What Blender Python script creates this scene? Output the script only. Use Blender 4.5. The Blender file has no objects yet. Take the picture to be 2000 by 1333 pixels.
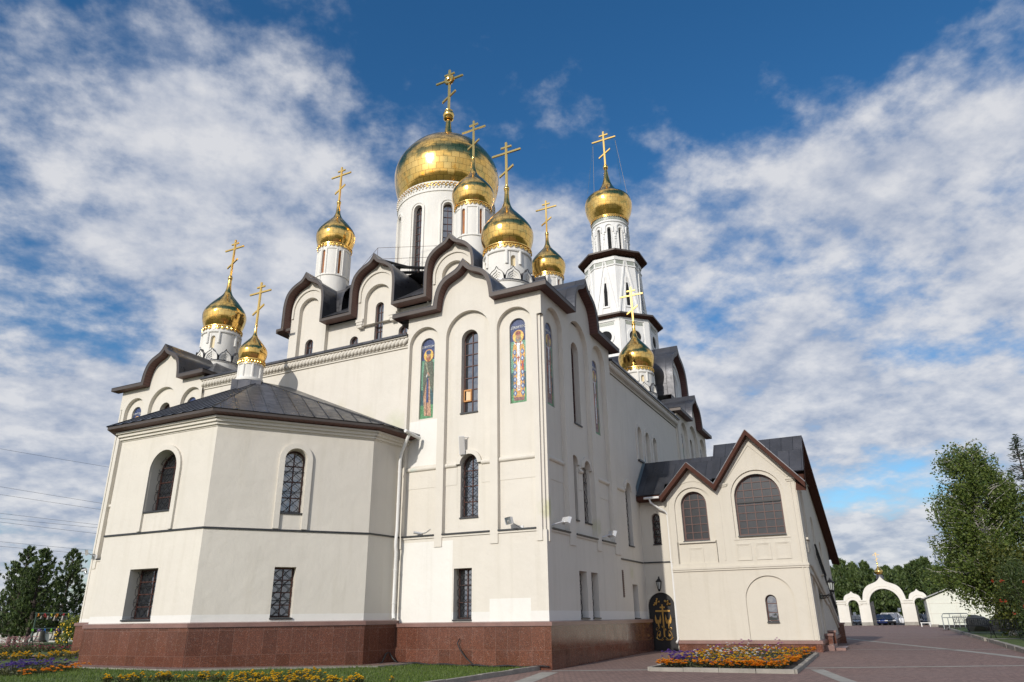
import bpy, bmesh, math, random
from math import sin, cos, pi, sqrt, atan2, radians
from mathutils import Vector, Matrix
from mathutils.geometry import tessellate_polygon
random.seed(7)
S = bpy.context.scene
COL = S.collection

# ------------------------------------------------------------------ camera
cam = bpy.data.cameras.new("camera"); co = bpy.data.objects.new("camera", cam); COL.objects.link(co)
cam.sensor_fit = 'HORIZONTAL'; cam.sensor_width = 36.0; cam.lens = 36.0 * 1390.0 / 2000.0
cam.clip_start = 0.1; cam.clip_end = 4000
XW = Vector((757.0, -532.5, -1390.0)).normalized()          # world X (along the south front) in camera space
YW = Vector((-2960.0, -581.5, -1390.0)).normalized()        # world Y (along the east front)
ZW = XW.cross(YW).normalized(); YW = ZW.cross(XW)
R3 = Matrix((XW, YW, ZW))
EYE = 1.62
co.matrix_world = Matrix.Translation((-23.93, -10.71, EYE)) @ R3.to_4x4()
S.camera = co

# ------------------------------------------------------------------ world and sun
SUN_EL, SUN_AZ = radians(24.0), radians(180.0 - 4.0)        # azimuth counted from +X, sun stands before the east front
sdir = Vector((cos(SUN_EL) * cos(SUN_AZ), cos(SUN_EL) * sin(SUN_AZ), sin(SUN_EL)))
W = bpy.data.worlds.new("World"); S.world = W; W.use_nodes = True
wn, wl = W.node_tree.nodes, W.node_tree.links
wn.clear()
def N(t, **kw):
    n = wn.new(t)
    for k, v in kw.items(): setattr(n, k, v)
    return n
def wmath(op, a, b=None, c=None, clamp=False):
    n = N('ShaderNodeMath', operation=op); n.use_clamp = clamp
    for i, v in enumerate((a, b, c)):
        if v is None: continue
        if isinstance(v, (int, float)): n.inputs[i].default_value = v
        else: wl.new(v, n.inputs[i])
    return n.outputs[0]
sky = N('ShaderNodeTexSky'); sky.sky_type = 'NISHITA'; sky.sun_disc = False
sky.sun_elevation = SUN_EL; sky.sun_rotation = pi / 2 - SUN_AZ; sky.air_density = 1.0; sky.dust_density = 0.8; sky.ozone_density = 3.0
tc = N('ShaderNodeTexCoord'); sep = N('ShaderNodeSeparateXYZ'); wl.new(tc.outputs['Generated'], sep.inputs[0])
zz = wmath('ADD', wmath('MAXIMUM', sep.outputs[2], 0.0), 0.30)
px, py = wmath('DIVIDE', sep.outputs[0], zz), wmath('DIVIDE', sep.outputs[1], zz)
cmb = N('ShaderNodeCombineXYZ'); wl.new(px, cmb.inputs[0]); wl.new(py, cmb.inputs[1])
def wnoise(scale, detail, rough, loc, rot=0, sx=1.0, sy=1.0, dist=0.0):
    mp = N('ShaderNodeMapping'); wl.new(cmb.outputs[0], mp.inputs[0])
    mp.inputs['Location'].default_value = loc; mp.inputs['Rotation'].default_value = (0, 0, rot); mp.inputs['Scale'].default_value = (sx, sy, 1)
    n = N('ShaderNodeTexNoise'); wl.new(mp.outputs[0], n.inputs['Vector'])
    n.inputs['Scale'].default_value = scale; n.inputs['Detail'].default_value = detail
    n.inputs['Roughness'].default_value = rough; n.inputs['Distortion'].default_value = dist
    return n.outputs['Fac']
big = wnoise(1.7, 3, 0.5, (19.3313, 17.8748, 0), rot=0.92625)
mid = wnoise(8.5, 7, 0.57, (5.3, 0.4, 0), rot=0.7, dist=0.05)
fine = wnoise(24.0, 5, 0.6, (0.2, 8.0, 0), rot=0.9)
# more cloud low in the sky, open blue higher up, unseen cloud added overhead for the domes to reflect (elevation only, true from anywhere)
elev = wmath('ADD', wmath('MINIMUM', wmath('MULTIPLY', wmath('SUBTRACT', 0.62, sep.outputs[2]), 1.0), 0.19), wmath('MULTIPLY', wmath('MAXIMUM', wmath('SUBTRACT', sep.outputs[2], 0.72), 0.0), 1.5))
den = wmath('ADD', wmath('ADD', wmath('MULTIPLY', big, 1.15), wmath('MULTIPLY', mid, 0.56)), wmath('MULTIPLY', fine, 0.17))
den = wmath('ADD', den, elev)
mr = N('ShaderNodeMapRange'); mr.interpolation_type = 'SMOOTHSTEP'; wl.new(den, mr.inputs[0])
mr.inputs[1].default_value = 0.855; mr.inputs[2].default_value = 1.14; mr.inputs[3].default_value = 0.0; mr.inputs[4].default_value = 0.95
cr = N('ShaderNodeMapRange'); wl.new(wmath('ADD', wmath('MULTIPLY', mid, 0.9), wmath('MULTIPLY', fine, 0.2)), cr.inputs[0])
cr.inputs[1].default_value = 0.42; cr.inputs[2].default_value = 0.68
cc = N('ShaderNodeMix', data_type='RGBA'); wl.new(cr.outputs[0], cc.inputs[0])
cc.inputs[6].default_value = (4.3, 5.0, 6.5, 1); cc.inputs[7].default_value = (8.5, 8.6, 9.0, 1)
hs = N('ShaderNodeHueSaturation'); hs.inputs['Saturation'].default_value = 1.28; hs.inputs['Value'].default_value = 1.5; wl.new(sky.outputs[0], hs.inputs['Color'])
# clouds near the sun are brighter (forward scattering)
vd = N('ShaderNodeVectorMath', operation='DOT_PRODUCT'); wl.new(tc.outputs['Generated'], vd.inputs[0]); vd.inputs[1].default_value = sdir
glow = wmath('ADD', wmath('MULTIPLY', wmath('POWER', wmath('MAXIMUM', vd.outputs['Value'], 0.0), 4.0), 1.5), 1.0)
cg = N('ShaderNodeVectorMath', operation='SCALE'); wl.new(cc.outputs[2], cg.inputs[0]); wl.new(glow, cg.inputs['Scale'])
mx = N('ShaderNodeMix', data_type='RGBA'); wl.new(mr.outputs[0], mx.inputs[0]); wl.new(hs.outputs[0], mx.inputs[6]); wl.new(cg.outputs[0], mx.inputs[7])
bg = N('ShaderNodeBackground'); bg.inputs['Strength'].default_value = 0.085; wl.new(mx.outputs[2], bg.inputs['Color'])
wo = N('ShaderNodeOutputWorld'); wl.new(bg.outputs[0], wo.inputs['Surface'])
sl = bpy.data.lights.new("sun", 'SUN'); sl.energy = 3.25; sl.angle = radians(0.5); sl.color = (1.0, 0.945, 0.86)
so = bpy.data.objects.new("sun", sl); COL.objects.link(so); so.rotation_euler = sdir.to_track_quat('Z', 'Y').to_euler()
S.view_settings.view_transform = 'Standard'; S.view_settings.look = 'None'; S.view_settings.gamma = 1.0; S.view_settings.exposure = 0.0
S.view_settings.use_curve_mapping = False
S.cycles.max_bounces = 8; S.cycles.transparent_max_bounces = 12

# ------------------------------------------------------------------ material helpers
class MT:
    def __init__(s, name):
        s.m = bpy.data.materials.new(name); s.m.use_nodes = True; s.nt = s.m.node_tree; s.n = s.nt.nodes; s.l = s.nt.links
        s.b = s.n['Principled BSDF']; s.out = s.n['Material Output']
    def node(s, t, **kw):
        n = s.n.new(t)
        for k, v in kw.items(): setattr(n, k, v)
        return n
    def setv(s, inp, v):
        if isinstance(v, bpy.types.NodeSocket): s.l.new(v, inp)
        elif isinstance(v, (int, float)) or len(v) != 3 or inp.type == 'VECTOR': inp.default_value = v
        else: inp.default_value = (*v, 1)
    def math(s, op, a, b=None, clamp=False):
        n = s.node('ShaderNodeMath', operation=op); n.use_clamp = clamp
        for i, v in enumerate((a, b)):
            if v is not None: s.setv(n.inputs[i], v)
        return n.outputs[0]
    def mix(s, f, a, b, mode='MIX'):
        n = s.node('ShaderNodeMix', data_type='RGBA'); n.blend_type = mode
        s.setv(n.inputs[0], f); s.setv(n.inputs[6], a); s.setv(n.inputs[7], b); return n.outputs[2]
    def noise(s, scale, detail=4, rough=.55, vec=None, out='Fac'):
        n = s.node('ShaderNodeTexNoise'); n.inputs['Scale'].default_value = scale; n.inputs['Detail'].default_value = detail; n.inputs['Roughness'].default_value = rough
        s.l.new(vec if vec else s.pos(), n.inputs['Vector']); return n.outputs[out]
    def pos(s): return s.node('ShaderNodeNewGeometry').outputs['Position']
    def uv(s): return s.node('ShaderNodeTexCoord').outputs['UV']
    def mapping(s, vec, scale=(1, 1, 1), rot=(0, 0, 0), loc=(0, 0, 0)):
        n = s.node('ShaderNodeMapping'); s.l.new(vec, n.inputs[0]); n.inputs['Scale'].default_value = scale; n.inputs['Rotation'].default_value = rot; n.inputs['Location'].default_value = loc
        return n.outputs[0]
    def rng(s, v, a, b, c, d, smooth=False):
        n = s.node('ShaderNodeMapRange'); s.setv(n.inputs[0], v)
        if smooth: n.interpolation_type = 'SMOOTHSTEP'
        for i, x in enumerate((a, b, c, d)): n.inputs[i + 1].default_value = x
        return n.outputs[0]
    def bump(s, h, strength, dist):
        n = s.node('ShaderNodeBump'); n.inputs['Strength'].default_value = strength; n.inputs['Distance'].default_value = dist; s.l.new(h, n.inputs['Height'])
        s.l.new(n.outputs[0], s.b.inputs['Normal']); return n
    def base(s, v): s.setv(s.b.inputs['Base Color'], v)
    def rough(s, v): s.setv(s.b.inputs['Roughness'], v)
    def metal(s, v): s.b.inputs['Metallic'].default_value = v
def simple(name, col, rough=.6, metal=0.0, var=0.0, scale=4.0, bump=0.0):
    t = MT(name)
    if var > 0:
        f = t.noise(scale); t.base(t.mix(f, tuple(c * (1 - var) for c in col), tuple(min(1, c * (1 + var)) for c in col)))
        if bump: t.bump(t.noise(scale * 8), .5, bump)
    else: t.base(col)
    t.rough(rough); t.metal(metal); return t.m
M = {}
def plaster(name, col, white=True):
    t = MT(name); p = t.pos()
    c = t.mix(t.rng(t.noise(.55, 5, .6), .3, .7, 0, 1), tuple(x * .93 for x in col), tuple(min(1, x * 1.03) for x in col))
    c = t.mix(t.rng(t.noise(38, 3, .6), .35, .65, 0, .16), c, tuple(x * .74 for x in col))
    sp = t.node('ShaderNodeSeparateXYZ'); t.l.new(p, sp.inputs[0])
    # rain streaks
    st = t.noise(1.0, 4, .6, vec=t.mapping(p, (3.2, 3.2, .22)))
    c = t.mix(t.rng(t.noise(.16, 2, .5), .42, .58, 0, .5), c, tuple(x * .94 for x in col)); c = t.mix(t.rng(st, .52, .80, 0, .24), c, (col[0] * .62, col[1] * .60, col[2] * .52))
    # algae marks with a place of their own: beside the south floodlights, above the apse roof
    for q, r, k, g in (((.35, 0, 5.35), .62, .55, (.42, .43, .18)), ((5.35, 0, 5.2), .5, .4, (.44, .44, .2)), ((9.9, .2, 3.6), .4, .35, (.44, .44, .22)),
                       ((.15, 7.0, 9.4), .8, .45, (.50, .52, .33)), ((.15, 8.6, 9.9), .7, .35, (.56, .53, .36)), ((.15, 10.2, 10.5), .6, .3, (.52, .48, .33)), ((0, 6.0, 7.2), .22, .5, (.42, .55, .5))):
        vm = t.node('ShaderNodeVectorMath', operation='DISTANCE'); t.l.new(p, vm.inputs[0]); vm.inputs[1].default_value = q
        d = t.math('ADD', vm.outputs['Value'], t.math('MULTIPLY', t.math('SUBTRACT', t.noise(3.5, 4), .5), .7))
        c = t.mix(t.rng(d, 0.05, r, k, 0, True), c, g)
    if white:   # fresh white repaint above the granite base
        e = t.math('ADD', sp.outputs[2], t.math('MULTIPLY', t.noise(.9, 3), .03))
        c = t.mix(t.math('LESS_THAN', e, 1.885), c, (.71, .69, .645))
    t.base(c); t.rough(.88)
    t.bump(t.math('ADD', t.noise(55, 4, .7), t.math('MULTIPLY', t.noise(1.6, 3), 5.0)), .45, .012); return t.m
M['plaster'] = plaster('plaster', (.685, .640, .560))
M['white'] = plaster('white_plaster', (.78, .755, .70), False)
M['tower'] = plaster('tower_plaster', (.80, .79, .765), False)
M['wing'] = plaster('wing_plaster', (.61, .565, .48), False)
def granite():
    t = MT('granite'); p = t.pos(); uv = t.uv()
    f = t.noise(48, 3, .8); g = t.noise(21, 3, .6)
    c = t.mix(t.rng(f, .35, .66, 0, 1), (.048, .024, .019), (.205, .076, .046))
    c = t.mix(t.rng(g, .58, .72, 0, .7), c, (.28, .100, .052))
    v = t.node('ShaderNodeTexVoronoi'); v.inputs['Scale'].default_value = 46; t.l.new(p, v.inputs['Vector'])
    c = t.mix(t.math('MULTIPLY', t.math('LESS_THAN', v.outputs['Distance'], .20), t.math('GREATER_THAN', t.noise(9, 2), .54)), c, (.42, .33, .28))
    br = t.node('ShaderNodeTexBrick'); t.l.new(t.mapping(uv, (1, 1, 1), loc=(0, .155, 0)), br.inputs['Vector'])
    br.offset = 0.0; br.inputs['Scale'].default_value = 1; br.inputs['Brick Width'].default_value = .47; br.inputs['Row Height'].default_value = .765; br.inputs['Mortar Size'].default_value = .004
    br.inputs['Color1'].default_value = (.78, .78, .78, 1); br.inputs['Color2'].default_value = (1.12, 1.12, 1.12, 1); br.inputs['Mortar'].default_value = (1, 1, 1, 1); br.inputs['Mortar Smooth'].default_value = 0
    c = t.mix(1.0, c, br.outputs['Color'], 'MULTIPLY')
    c = t.mix(t.math('MULTIPLY', br.outputs['Fac'], .30), c, (.33, .25, .21))
    t.base(c); t.rough(t.rng(t.noise(2.2, 4), .3, .7, .10, .24)); return t.m
M['granite'] = granite()
def capstone():
    t = MT('granite_coping'); c = t.mix(t.rng(t.noise(70, 3, .7), .35, .65, 0, 1), (.13, .07, .06), (.27, .16, .135))
    c = t.mix(t.rng(t.noise(1.4, 3), .35, .65, 0, .5), c, (.30, .17, .14)); t.base(c); t.rough(.32); return t.m
M['coping'] = capstone()
def roofmat(name, col, seam=.55):
    t = MT(name); uv = t.uv()
    c = t.mix(t.rng(t.noise(.7, 4, .6), .3, .7, 0, 1), tuple(x * .75 for x in col), tuple(x * 1.35 for x in col))
    br = t.node('ShaderNodeTexBrick'); t.l.new(uv, br.inputs['Vector']); br.offset = .35; br.inputs['Scale'].default_value = 1
    br.inputs['Brick Width'].default_value = seam; br.inputs['Row Height'].default_value = 1.7; br.inputs['Mortar Size'].default_value = .012
    br.inputs['Color1'].default_value = (.72, .72, .74, 1); br.inputs['Color2'].default_value = (1.28, 1.22, 1.2, 1); br.inputs['Mortar'].default_value = (.4, .4, .4, 1)
    c = t.mix(1, c, br.outputs['Color'], 'MULTIPLY')
    c = t.mix(t.rng(t.noise(2.3, 5, .7), .58, .75, 0, .35), c, (.10, .085, .07))
    t.base(c); t.rough(t.rng(t.noise(3, 4), .3, .7, .26, .46)); t.metal(.55)
    t.bump(t.math('ADD', t.math('MULTIPLY', br.outputs['Fac'], 1.0), t.math('MULTIPLY', t.noise(1.3, 3), .6)), .5, .03); return t.m
M['roof'] = roofmat('dark_sheet_roof', (.088, .090, .098))
M['fascia'] = simple('fascia_metal', (.082, .067, .059), .5, .25, .18, 3)
def soffit():
    t = MT('soffit_boards'); uv = t.uv(); sp = t.node('ShaderNodeSeparateXYZ'); t.l.new(uv, sp.inputs[0])
    fr = t.math('FRACT', t.math('MULTIPLY', sp.outputs[0], 6.5))
    c = t.mix(t.noise(5), (.075, .026, .02), (.125, .05, .038)); c = t.mix(t.math('LESS_THAN', fr, .12), c, (.02, .008, .007))
    t.base(c); t.rough(.55); return t.m
M['soffit'] = soffit()
M['brown'] = simple('brown_board', (.072, .031, .022), .85, 0, .2, 5); M['brown'].node_tree.nodes['Principled BSDF'].inputs['Specular IOR Level'].default_value = .15
M['frame'] = simple('window_wood', (.078, .028, .020), .5, 0, .2, 9)
M['orangewood'] = simple('bare_wood', (.52, .24, .07), .55, 0, .12, 14)
M['ply'] = simple('plywood', (.72, .52, .30), .6, 0, .1, 14)
M['iron'] = simple('black_iron', (.018, .017, .018), .45, .4)
M['sillm'] = simple('sill_metal', (.050, .052, .054), .45, .5, .3, 6)
def glass(name, base, r=.04):
    t = MT(name); t.base(base); t.rough(r); t.b.inputs['IOR'].default_value = 2.7
    t.bump(t.noise(2.0, 2), .3, .02); return t.m
M['glass'] = glass('window_glass', (.014, .016, .02))
M['curtain'] = glass('curtained_glass', (.20, .205, .21)); M['dirtyglass'] = simple('dull_glass', (.028, .028, .03), .22, 0, .5, 2.5)
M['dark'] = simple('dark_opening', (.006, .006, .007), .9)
def gold(name, tiles):
    t = MT(name)
    if tiles:
        br = t.node('ShaderNodeTexBrick'); t.l.new(t.uv(), br.inputs['Vector']); br.inputs['Scale'].default_value = 1; br.offset = .5
        br.inputs['Brick Width'].default_value = 1; br.inputs['Row Height'].default_value = 1; br.inputs['Mortar Size'].default_value = .022; br.inputs['Mortar Smooth'].default_value = .2
        br.inputs['Color1'].default_value = (0, 0, 0, 1); br.inputs['Color2'].default_value = (1, 1, 1, 1); br.inputs['Mortar'].default_value = (.5, .5, .5, 1)
        sc = t.node('ShaderNodeSeparateColor'); t.l.new(br.outputs['Color'], sc.inputs[0]); v = sc.outputs[0]
        cb = t.node('ShaderNodeCombineXYZ')
        for i, (k, ph) in enumerate(((41.0, .3), (67.0, 1.1), (93.0, 2.0))):
            t.l.new(t.math('SINE', t.math('ADD', t.math('MULTIPLY', v, k), ph)), cb.inputs[i])
        s1 = t.node('ShaderNodeVectorMath', operation='SCALE'); t.l.new(cb.outputs[0], s1.inputs[0]); s1.inputs['Scale'].default_value = .016
        nn = t.noise(2.6, 2, .5, out='Color'); s2 = t.node('ShaderNodeVectorMath', operation='SUBTRACT'); t.l.new(nn, s2.inputs[0]); s2.inputs[1].default_value = (.5, .5, .5)
        s3 = t.node('ShaderNodeVectorMath', operation='SCALE'); t.l.new(s2.outputs[0], s3.inputs[0]); s3.inputs['Scale'].default_value = .06
        g = t.node('ShaderNodeNewGeometry')
        a = t.node('ShaderNodeVectorMath', operation='ADD'); t.l.new(g.outputs['Normal'], a.inputs[0]); t.l.new(s1.outputs[0], a.inputs[1])
        a2 = t.node('ShaderNodeVectorMath', operation='ADD'); t.l.new(a.outputs[0], a2.inputs[0]); t.l.new(s3.outputs[0], a2.inputs[1])
        nz = t.node('ShaderNodeVectorMath', operation='NORMALIZE'); t.l.new(a2.outputs[0], nz.inputs[0]); t.l.new(nz.outputs[0], t.b.inputs['Normal'])
        c = t.mix(v, (.88, .525, .135), (.95, .61, .19)); c = t.mix(br.outputs['Fac'], c, (.16, .09, .025)); t.base(c)
        t.rough(t.math('ADD', .10, t.math('MULTIPLY', v, .10)))
    else:
        t.base((.92, .60, .18)); t.rough(.18)
    t.metal(1.0); return t.m
M['goldtile'] = gold('gold_tiles', True); M['gold'] = gold('gold_leaf', False)
M['paintgold'] = simple('gold_paint', (.50, .29, .08), .38, .7, .2, 20)
def wood_rust():
    t = MT('rusty_panel'); c = t.mix(t.rng(t.noise(4, 4), .35, .65, 0, 1), (.45, .17, .03), (.30, .10, .03)); t.base(c); t.rough(.7); return t.m
M['rust'] = wood_rust()
M['cream'] = simple('cream_panel', (.70, .58, .36), .6, 0, .08, 6)
M['pipe'] = simple('white_pipe', (.74, .73, .70), .4, 0, .06, 5)
M['lampbody'] = simple('lamp_housing', (.66, .66, .66), .35, .3)
M['lampglass'] = glass('lamp_glass', (.10, .13, .15))
M['speaker'] = simple('speaker_cloth', (.44, .42, .39), .7, 0, .12, 40)
M['cable'] = simple('black_cable', (.012, .012, .013), .6)

# ------------------------------------------------------------------ mesh helpers
class F:      # wall frame: u along the wall, d into the wall, z up
    def __init__(s, O, U, Nn, Z=(0, 0, 1)):
        s.O, s.U, s.N, s.Z = Vector(O), Vector(U).normalized(), Vector(Nn).normalized(), Vector(Z)
    def p(s, u, z, d=0.0): return s.O + s.U * u + s.N * d + s.Z * z
FE = F((0, 0, 0), (0, 1, 0), (1, 0, 0))       # east front: u = y
FS = F((0, 0, 0), (1, 0, 0), (0, 1, 0))       # south front: u = x
class MB:
    def __init__(s): s.v, s.f, s.uv, s.smooth = [], [], {}, False
    def face(s, pts, uvs=None):
        i = len(s.v); s.v += [tuple(p) for p in pts]; s.f.append(tuple(range(i, i + len(pts))))
        if uvs: s.uv[len(s.f) - 1] = uvs
    def quad(s, fr, u0, z0, u1, z1, d): s.face([fr.p(u0, z0, d), fr.p(u1, z0, d), fr.p(u1, z1, d), fr.p(u0, z1, d)], [(u0, z0), (u1, z0), (u1, z1), (u0, z1)])
    def box(s, fr, u0, u1, z0, z1, d0, d1):
        P = lambda u, z, d: fr.p(u, z, d)
        for A, uvs in (([P(u0, z0, d0), P(u1, z0, d0), P(u1, z1, d0), P(u0, z1, d0)], [(u0, z0), (u1, z0), (u1, z1), (u0, z1)]),
                  ([P(u1, z0, d1), P(u0, z0, d1), P(u0, z1, d1), P(u1, z1, d1)], [(u1, z0), (u0, z0), (u0, z1), (u1, z1)]),
                  ([P(u0, z0, d1), P(u0, z0, d0), P(u0, z1, d0), P(u0, z1, d1)], [(d1, z0), (d0, z0), (d0, z1), (d1, z1)]),
                  ([P(u1, z0, d0), P(u1, z0, d1), P(u1, z1, d1), P(u1, z1, d0)], [(d0, z0), (d1, z0), (d1, z1), (d0, z1)]),
                  ([P(u0, z1, d0), P(u1, z1, d0), P(u1, z1, d1), P(u0, z1, d1)], [(u0, d0), (u1, d0), (u1, d1), (u0, d1)]),
                  ([P(u0, z0, d1), P(u1, z0, d1), P(u1, z0, d0), P(u0, z0, d0)], [(u0, d1), (u1, d1), (u1, d0), (u0, d0)])): s.face(A, uvs)
    def wbox(s, x0, x1, y0, y1, z0, z1): s.box(FS, x0, x1, z0, z1, y0, y1)
    def panel(s, fr, outer, holes, d0, d1, osides=False, hd=None):
        loops = [outer] + holes
        tri = tessellate_polygon([[Vector((u, z, 0)) for u, z in L] for L in loops])
        flat = [q for L in loops for q in L]
        for t in tri: s.face([fr.p(flat[i][0], flat[i][1], d0) for i in t], [flat[i] for i in t])
        for k, L in enumerate(loops):
            if k == 0 and not osides: continue
            n = len(L)
            for i in range(n):
                a, b = L[i], L[(i + 1) % n]
                s.face([fr.p(*a, d0), fr.p(*b, d0), fr.p(*b, d1), fr.p(*a, d1)], [(a[0], a[1]), (b[0], b[1]), (b[0] + .2, b[1]), (a[0] + .2, a[1])])
    def strip(s, fr, A, B, da, db):       # surface between polyline A at depth da and polyline B at depth db
        L = 0.0
        for i in range(len(A) - 1):
            l2 = L + math.hypot(A[i + 1][0] - A[i][0], A[i + 1][1] - A[i][1])
            s.face([fr.p(*A[i], da), fr.p(*A[i + 1], da), fr.p(*B[i + 1], db), fr.p(*B[i], db)], [(L, da), (l2, da), (l2, db if db != da else da + 1), (L, db if db != da else da + 1)])
            L = l2
    def ring(s, fr, L0, L1, d0, d1):      # raised flat band between two closed or open loops of the same length
        for i in range(len(L0) - 1):
            a, b, c, e = L0[i], L0[i + 1], L1[i + 1], L1[i]
            s.face([fr.p(*a, d0), fr.p(*b, d0), fr.p(*c, d0), fr.p(*e, d0)], [a, b, c, e])
            s.face([fr.p(*a, d0), fr.p(*b, d0), fr.p(*b, d1), fr.p(*a, d1)], [a, b, b, a]); s.face([fr.p(*e, d0), fr.p(*c, d0), fr.p(*c, d1), fr.p(*e, d1)], [e, c, c, e])
        for i in (0, -1):
            a, e = L0[i], L1[i]; s.face([fr.p(*a, d0), fr.p(*e, d0), fr.p(*e, d1), fr.p(*a, d1)], [a, e, e, a])
    def lathe(s, c, prof, n=32, a0=0.0, a1=2 * pi, uvs=None):
        c = Vector(c)
        ar = [0.0]
        for i in range(1, len(prof)): ar.append(ar[-1] + math.hypot(prof[i][0] - prof[i - 1][0], prof[i][1] - prof[i - 1][1]))
        for i in range(len(prof) - 1):
            (r0, z0), (r1, z1) = prof[i], prof[i + 1]
            for k in range(n):
                t0, t1 = a0 + (a1 - a0) * k / n, a0 + (a1 - a0) * (k + 1) / n
                P = [c + Vector((r * cos(t), r * sin(t), z)) for r, z, t in ((r0, z0, t0), (r0, z0, t1), (r1, z1, t1), (r1, z1, t0))]
                if uvs: nt, th = uvs; U = [(t / (2 * pi) * nt, a / th) for t, a in ((t0, ar[i]), (t1, ar[i]), (t1, ar[i + 1]), (t0, ar[i + 1]))]
                else: U = [(t0, z0), (t1, z0), (t1, z1), (t0, z1)]
                if r0 < 1e-5: P, U = P[1:], U[1:]
                elif r1 < 1e-5: P, U = P[:3], U[:3]
                s.face(P, U)
    def tube(s, pts, r, n=6, cap=True):
        pts = [Vector(p) for p in pts]; rs = r if isinstance(r, (list, tuple)) else [r] * len(pts); base = len(s.v)
        up = Vector((0, 0, 1)); prev = None
        for i, p in enumerate(pts):
            t = (pts[min(i + 1, len(pts) - 1)] - pts[max(i - 1, 0)])
            t = t.normalized() if t.length > 1e-9 else up
            a = t.cross(up if abs(t.z) < .95 else Vector((1, 0, 0))).normalized() if prev is None else (prev - t * prev.dot(t)).normalized()
            prev = a; b = t.cross(a)
            for k in range(n): s.v.append(tuple(p + (a * cos(2 * pi * k / n) + b * sin(2 * pi * k / n)) * rs[i]))
        for i in range(len(pts) - 1):
            for k in range(n):
                q = base + i * n; s.f.append((q + k, q + (k + 1) % n, q + n + (k + 1) % n, q + n + k))
        if cap: s.f.append(tuple(base + k for k in range(n))[::-1]); s.f.append(tuple(base + (len(pts) - 1) * n + k for k in range(n)))
    def sphere(s, c, r, n=10, m=6, sz=1.0):
        s.lathe(c, [(r * sin(pi * i / m) if 0 < i < m else 0, -r * sz * cos(pi * i / m)) for i in range(m + 1)], n)
    def build(s, name, mat, parent=None, smooth=False, merge=True):
        me = bpy.data.meshes.new(name); me.from_pydata(s.v, [], s.f); me.materials.append(mat)
        if s.uv:
            ul = me.uv_layers.new(name='UVMap').data
            for pi_, uvs in s.uv.items():
                p = me.polygons[pi_]
                for j, li in enumerate(p.loop_indices): ul[li].uv = uvs[j]
        if merge:
            bm = bmesh.new(); bm.from_mesh(me); bmesh.ops.remove_doubles(bm, verts=bm.verts, dist=.0004)
            bmesh.ops.dissolve_degenerate(bm, dist=.0004, edges=bm.edges); bmesh.ops.recalc_face_normals(bm, faces=bm.faces); bm.to_mesh(me); bm.free()
        if smooth:
            for p in me.polygons: p.use_smooth = True
            if smooth == 'auto':
                try: me.set_sharp_from_angle(angle=radians(35))
                except Exception: pass
        me.update()
        o = bpy.data.objects.new(name, me); COL.objects.link(o)
        if parent: o.parent = parent
        return o
def thing(name, label, cat, loc=(0, 0, 0), rz=0.0, group=None):
    o = bpy.data.objects.new(name, None); COL.objects.link(o); o.location = loc; o.rotation_euler = (0, 0, rz); o.empty_display_size = .3
    return tag(o, label, cat, group)
def tag(o, label, cat, group=None):
    o['label'] = label; o['category'] = cat
    if group: o['group'] = group
    return o
def struct(o, label=None):
    o['kind'] = 'structure'
    if label: o['label'] = label
    return o
def stuff(o, label, cat):
    o['kind'] = 'stuff'; o['label'] = label; o['category'] = cat; return o
def dup(root, loc, rz=0.0, label=None, group=None, scale=None):
    r = root.copy(); COL.objects.link(r); r.location = loc; r.rotation_euler = (0, 0, rz)
    if scale: r.scale = scale
    if label: r['label'] = label
    if group: r['group'] = group
    for ch in list(root.children):
        c = ch.copy(); COL.objects.link(c); c.parent = r
        for g in list(ch.children):
            d = g.copy(); COL.objects.link(d); d.parent = c
    return r
def arch(uc, w, z0, zt, n=14):
    r = w / 2; L = [(uc - r, z0), (uc + r, z0)]
    return L + [(uc + r * cos(pi * i / n), zt - r + r * sin(pi * i / n)) for i in range(n + 1)]
def arcopen(uc, w, z0, zt, n=14):        # open outline of an arch: up the right side and down the left
    r = w / 2; return [(uc + r, z0)] + [(uc + r * cos(pi * i / n), zt - r + r * sin(pi * i / n)) for i in range(n + 1)] + [(uc - r, z0)]
def rect(u0, u1, z0, z1): return [(u0, z0), (u1, z0), (u1, z1), (u0, z1)]
def offset(path, t, kmin=.45):                      # shift an open polyline to its right-hand side (down for a line running in +u)
    out = []
    for i, p in enumerate(path):
        ns = []
        for a, b in ((i - 1, i), (i, i + 1)):
            if a >= 0 and b < len(path):
                dx, dz = path[b][0] - path[a][0], path[b][1] - path[a][1]; l = math.hypot(dx, dz)
                if l > 1e-9: ns.append((dz / l, -dx / l))
        nx, nz = sum(n[0] for n in ns), sum(n[1] for n in ns); l = math.hypot(nx, nz)
        nx, nz = nx / l, nz / l; k = max(kmin, nx * ns[0][0] + nz * ns[0][1])
        out.append((p[0] + nx * t / k, p[1] + nz * t / k))
    if t > 0:      # keep the two sides of a pointed crown from crossing
        for c in range(3, len(path) - 3):
            if path[c][1] > path[c - 1][1] + .05 and path[c][1] > path[c + 1][1] + .05:
                for j in range(c - 4, c):
                    if j >= 0 and out[j][0] > out[c][0] - .002: out[j] = (out[c][0] - .002 * (c - j), out[c][1] - .004 * (c - j))
                for j in range(c + 1, min(c + 5, len(path))):
                    if out[j][0] < out[c][0] + .002: out[j] = (out[c][0] + .002 * (j - c), out[c][1] - .004 * (j - c))
    return out
KB = [(1, 0), (.975, .15), (.92, .33), (.84, .47), (.734, .575), (.6, .65), (.46, .70), (.34, .74), (.24, .78), (.15, .84), (.07, .92), (0, 1)]
KC = [(1, 0), (1, .18), (1, .33), (.985, .44), (.95, .54), (.88, .635), (.77, .705), (.62, .765), (.45, .81), (.30, .84), (.18, .875), (.08, .935), (0, 1)]
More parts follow.
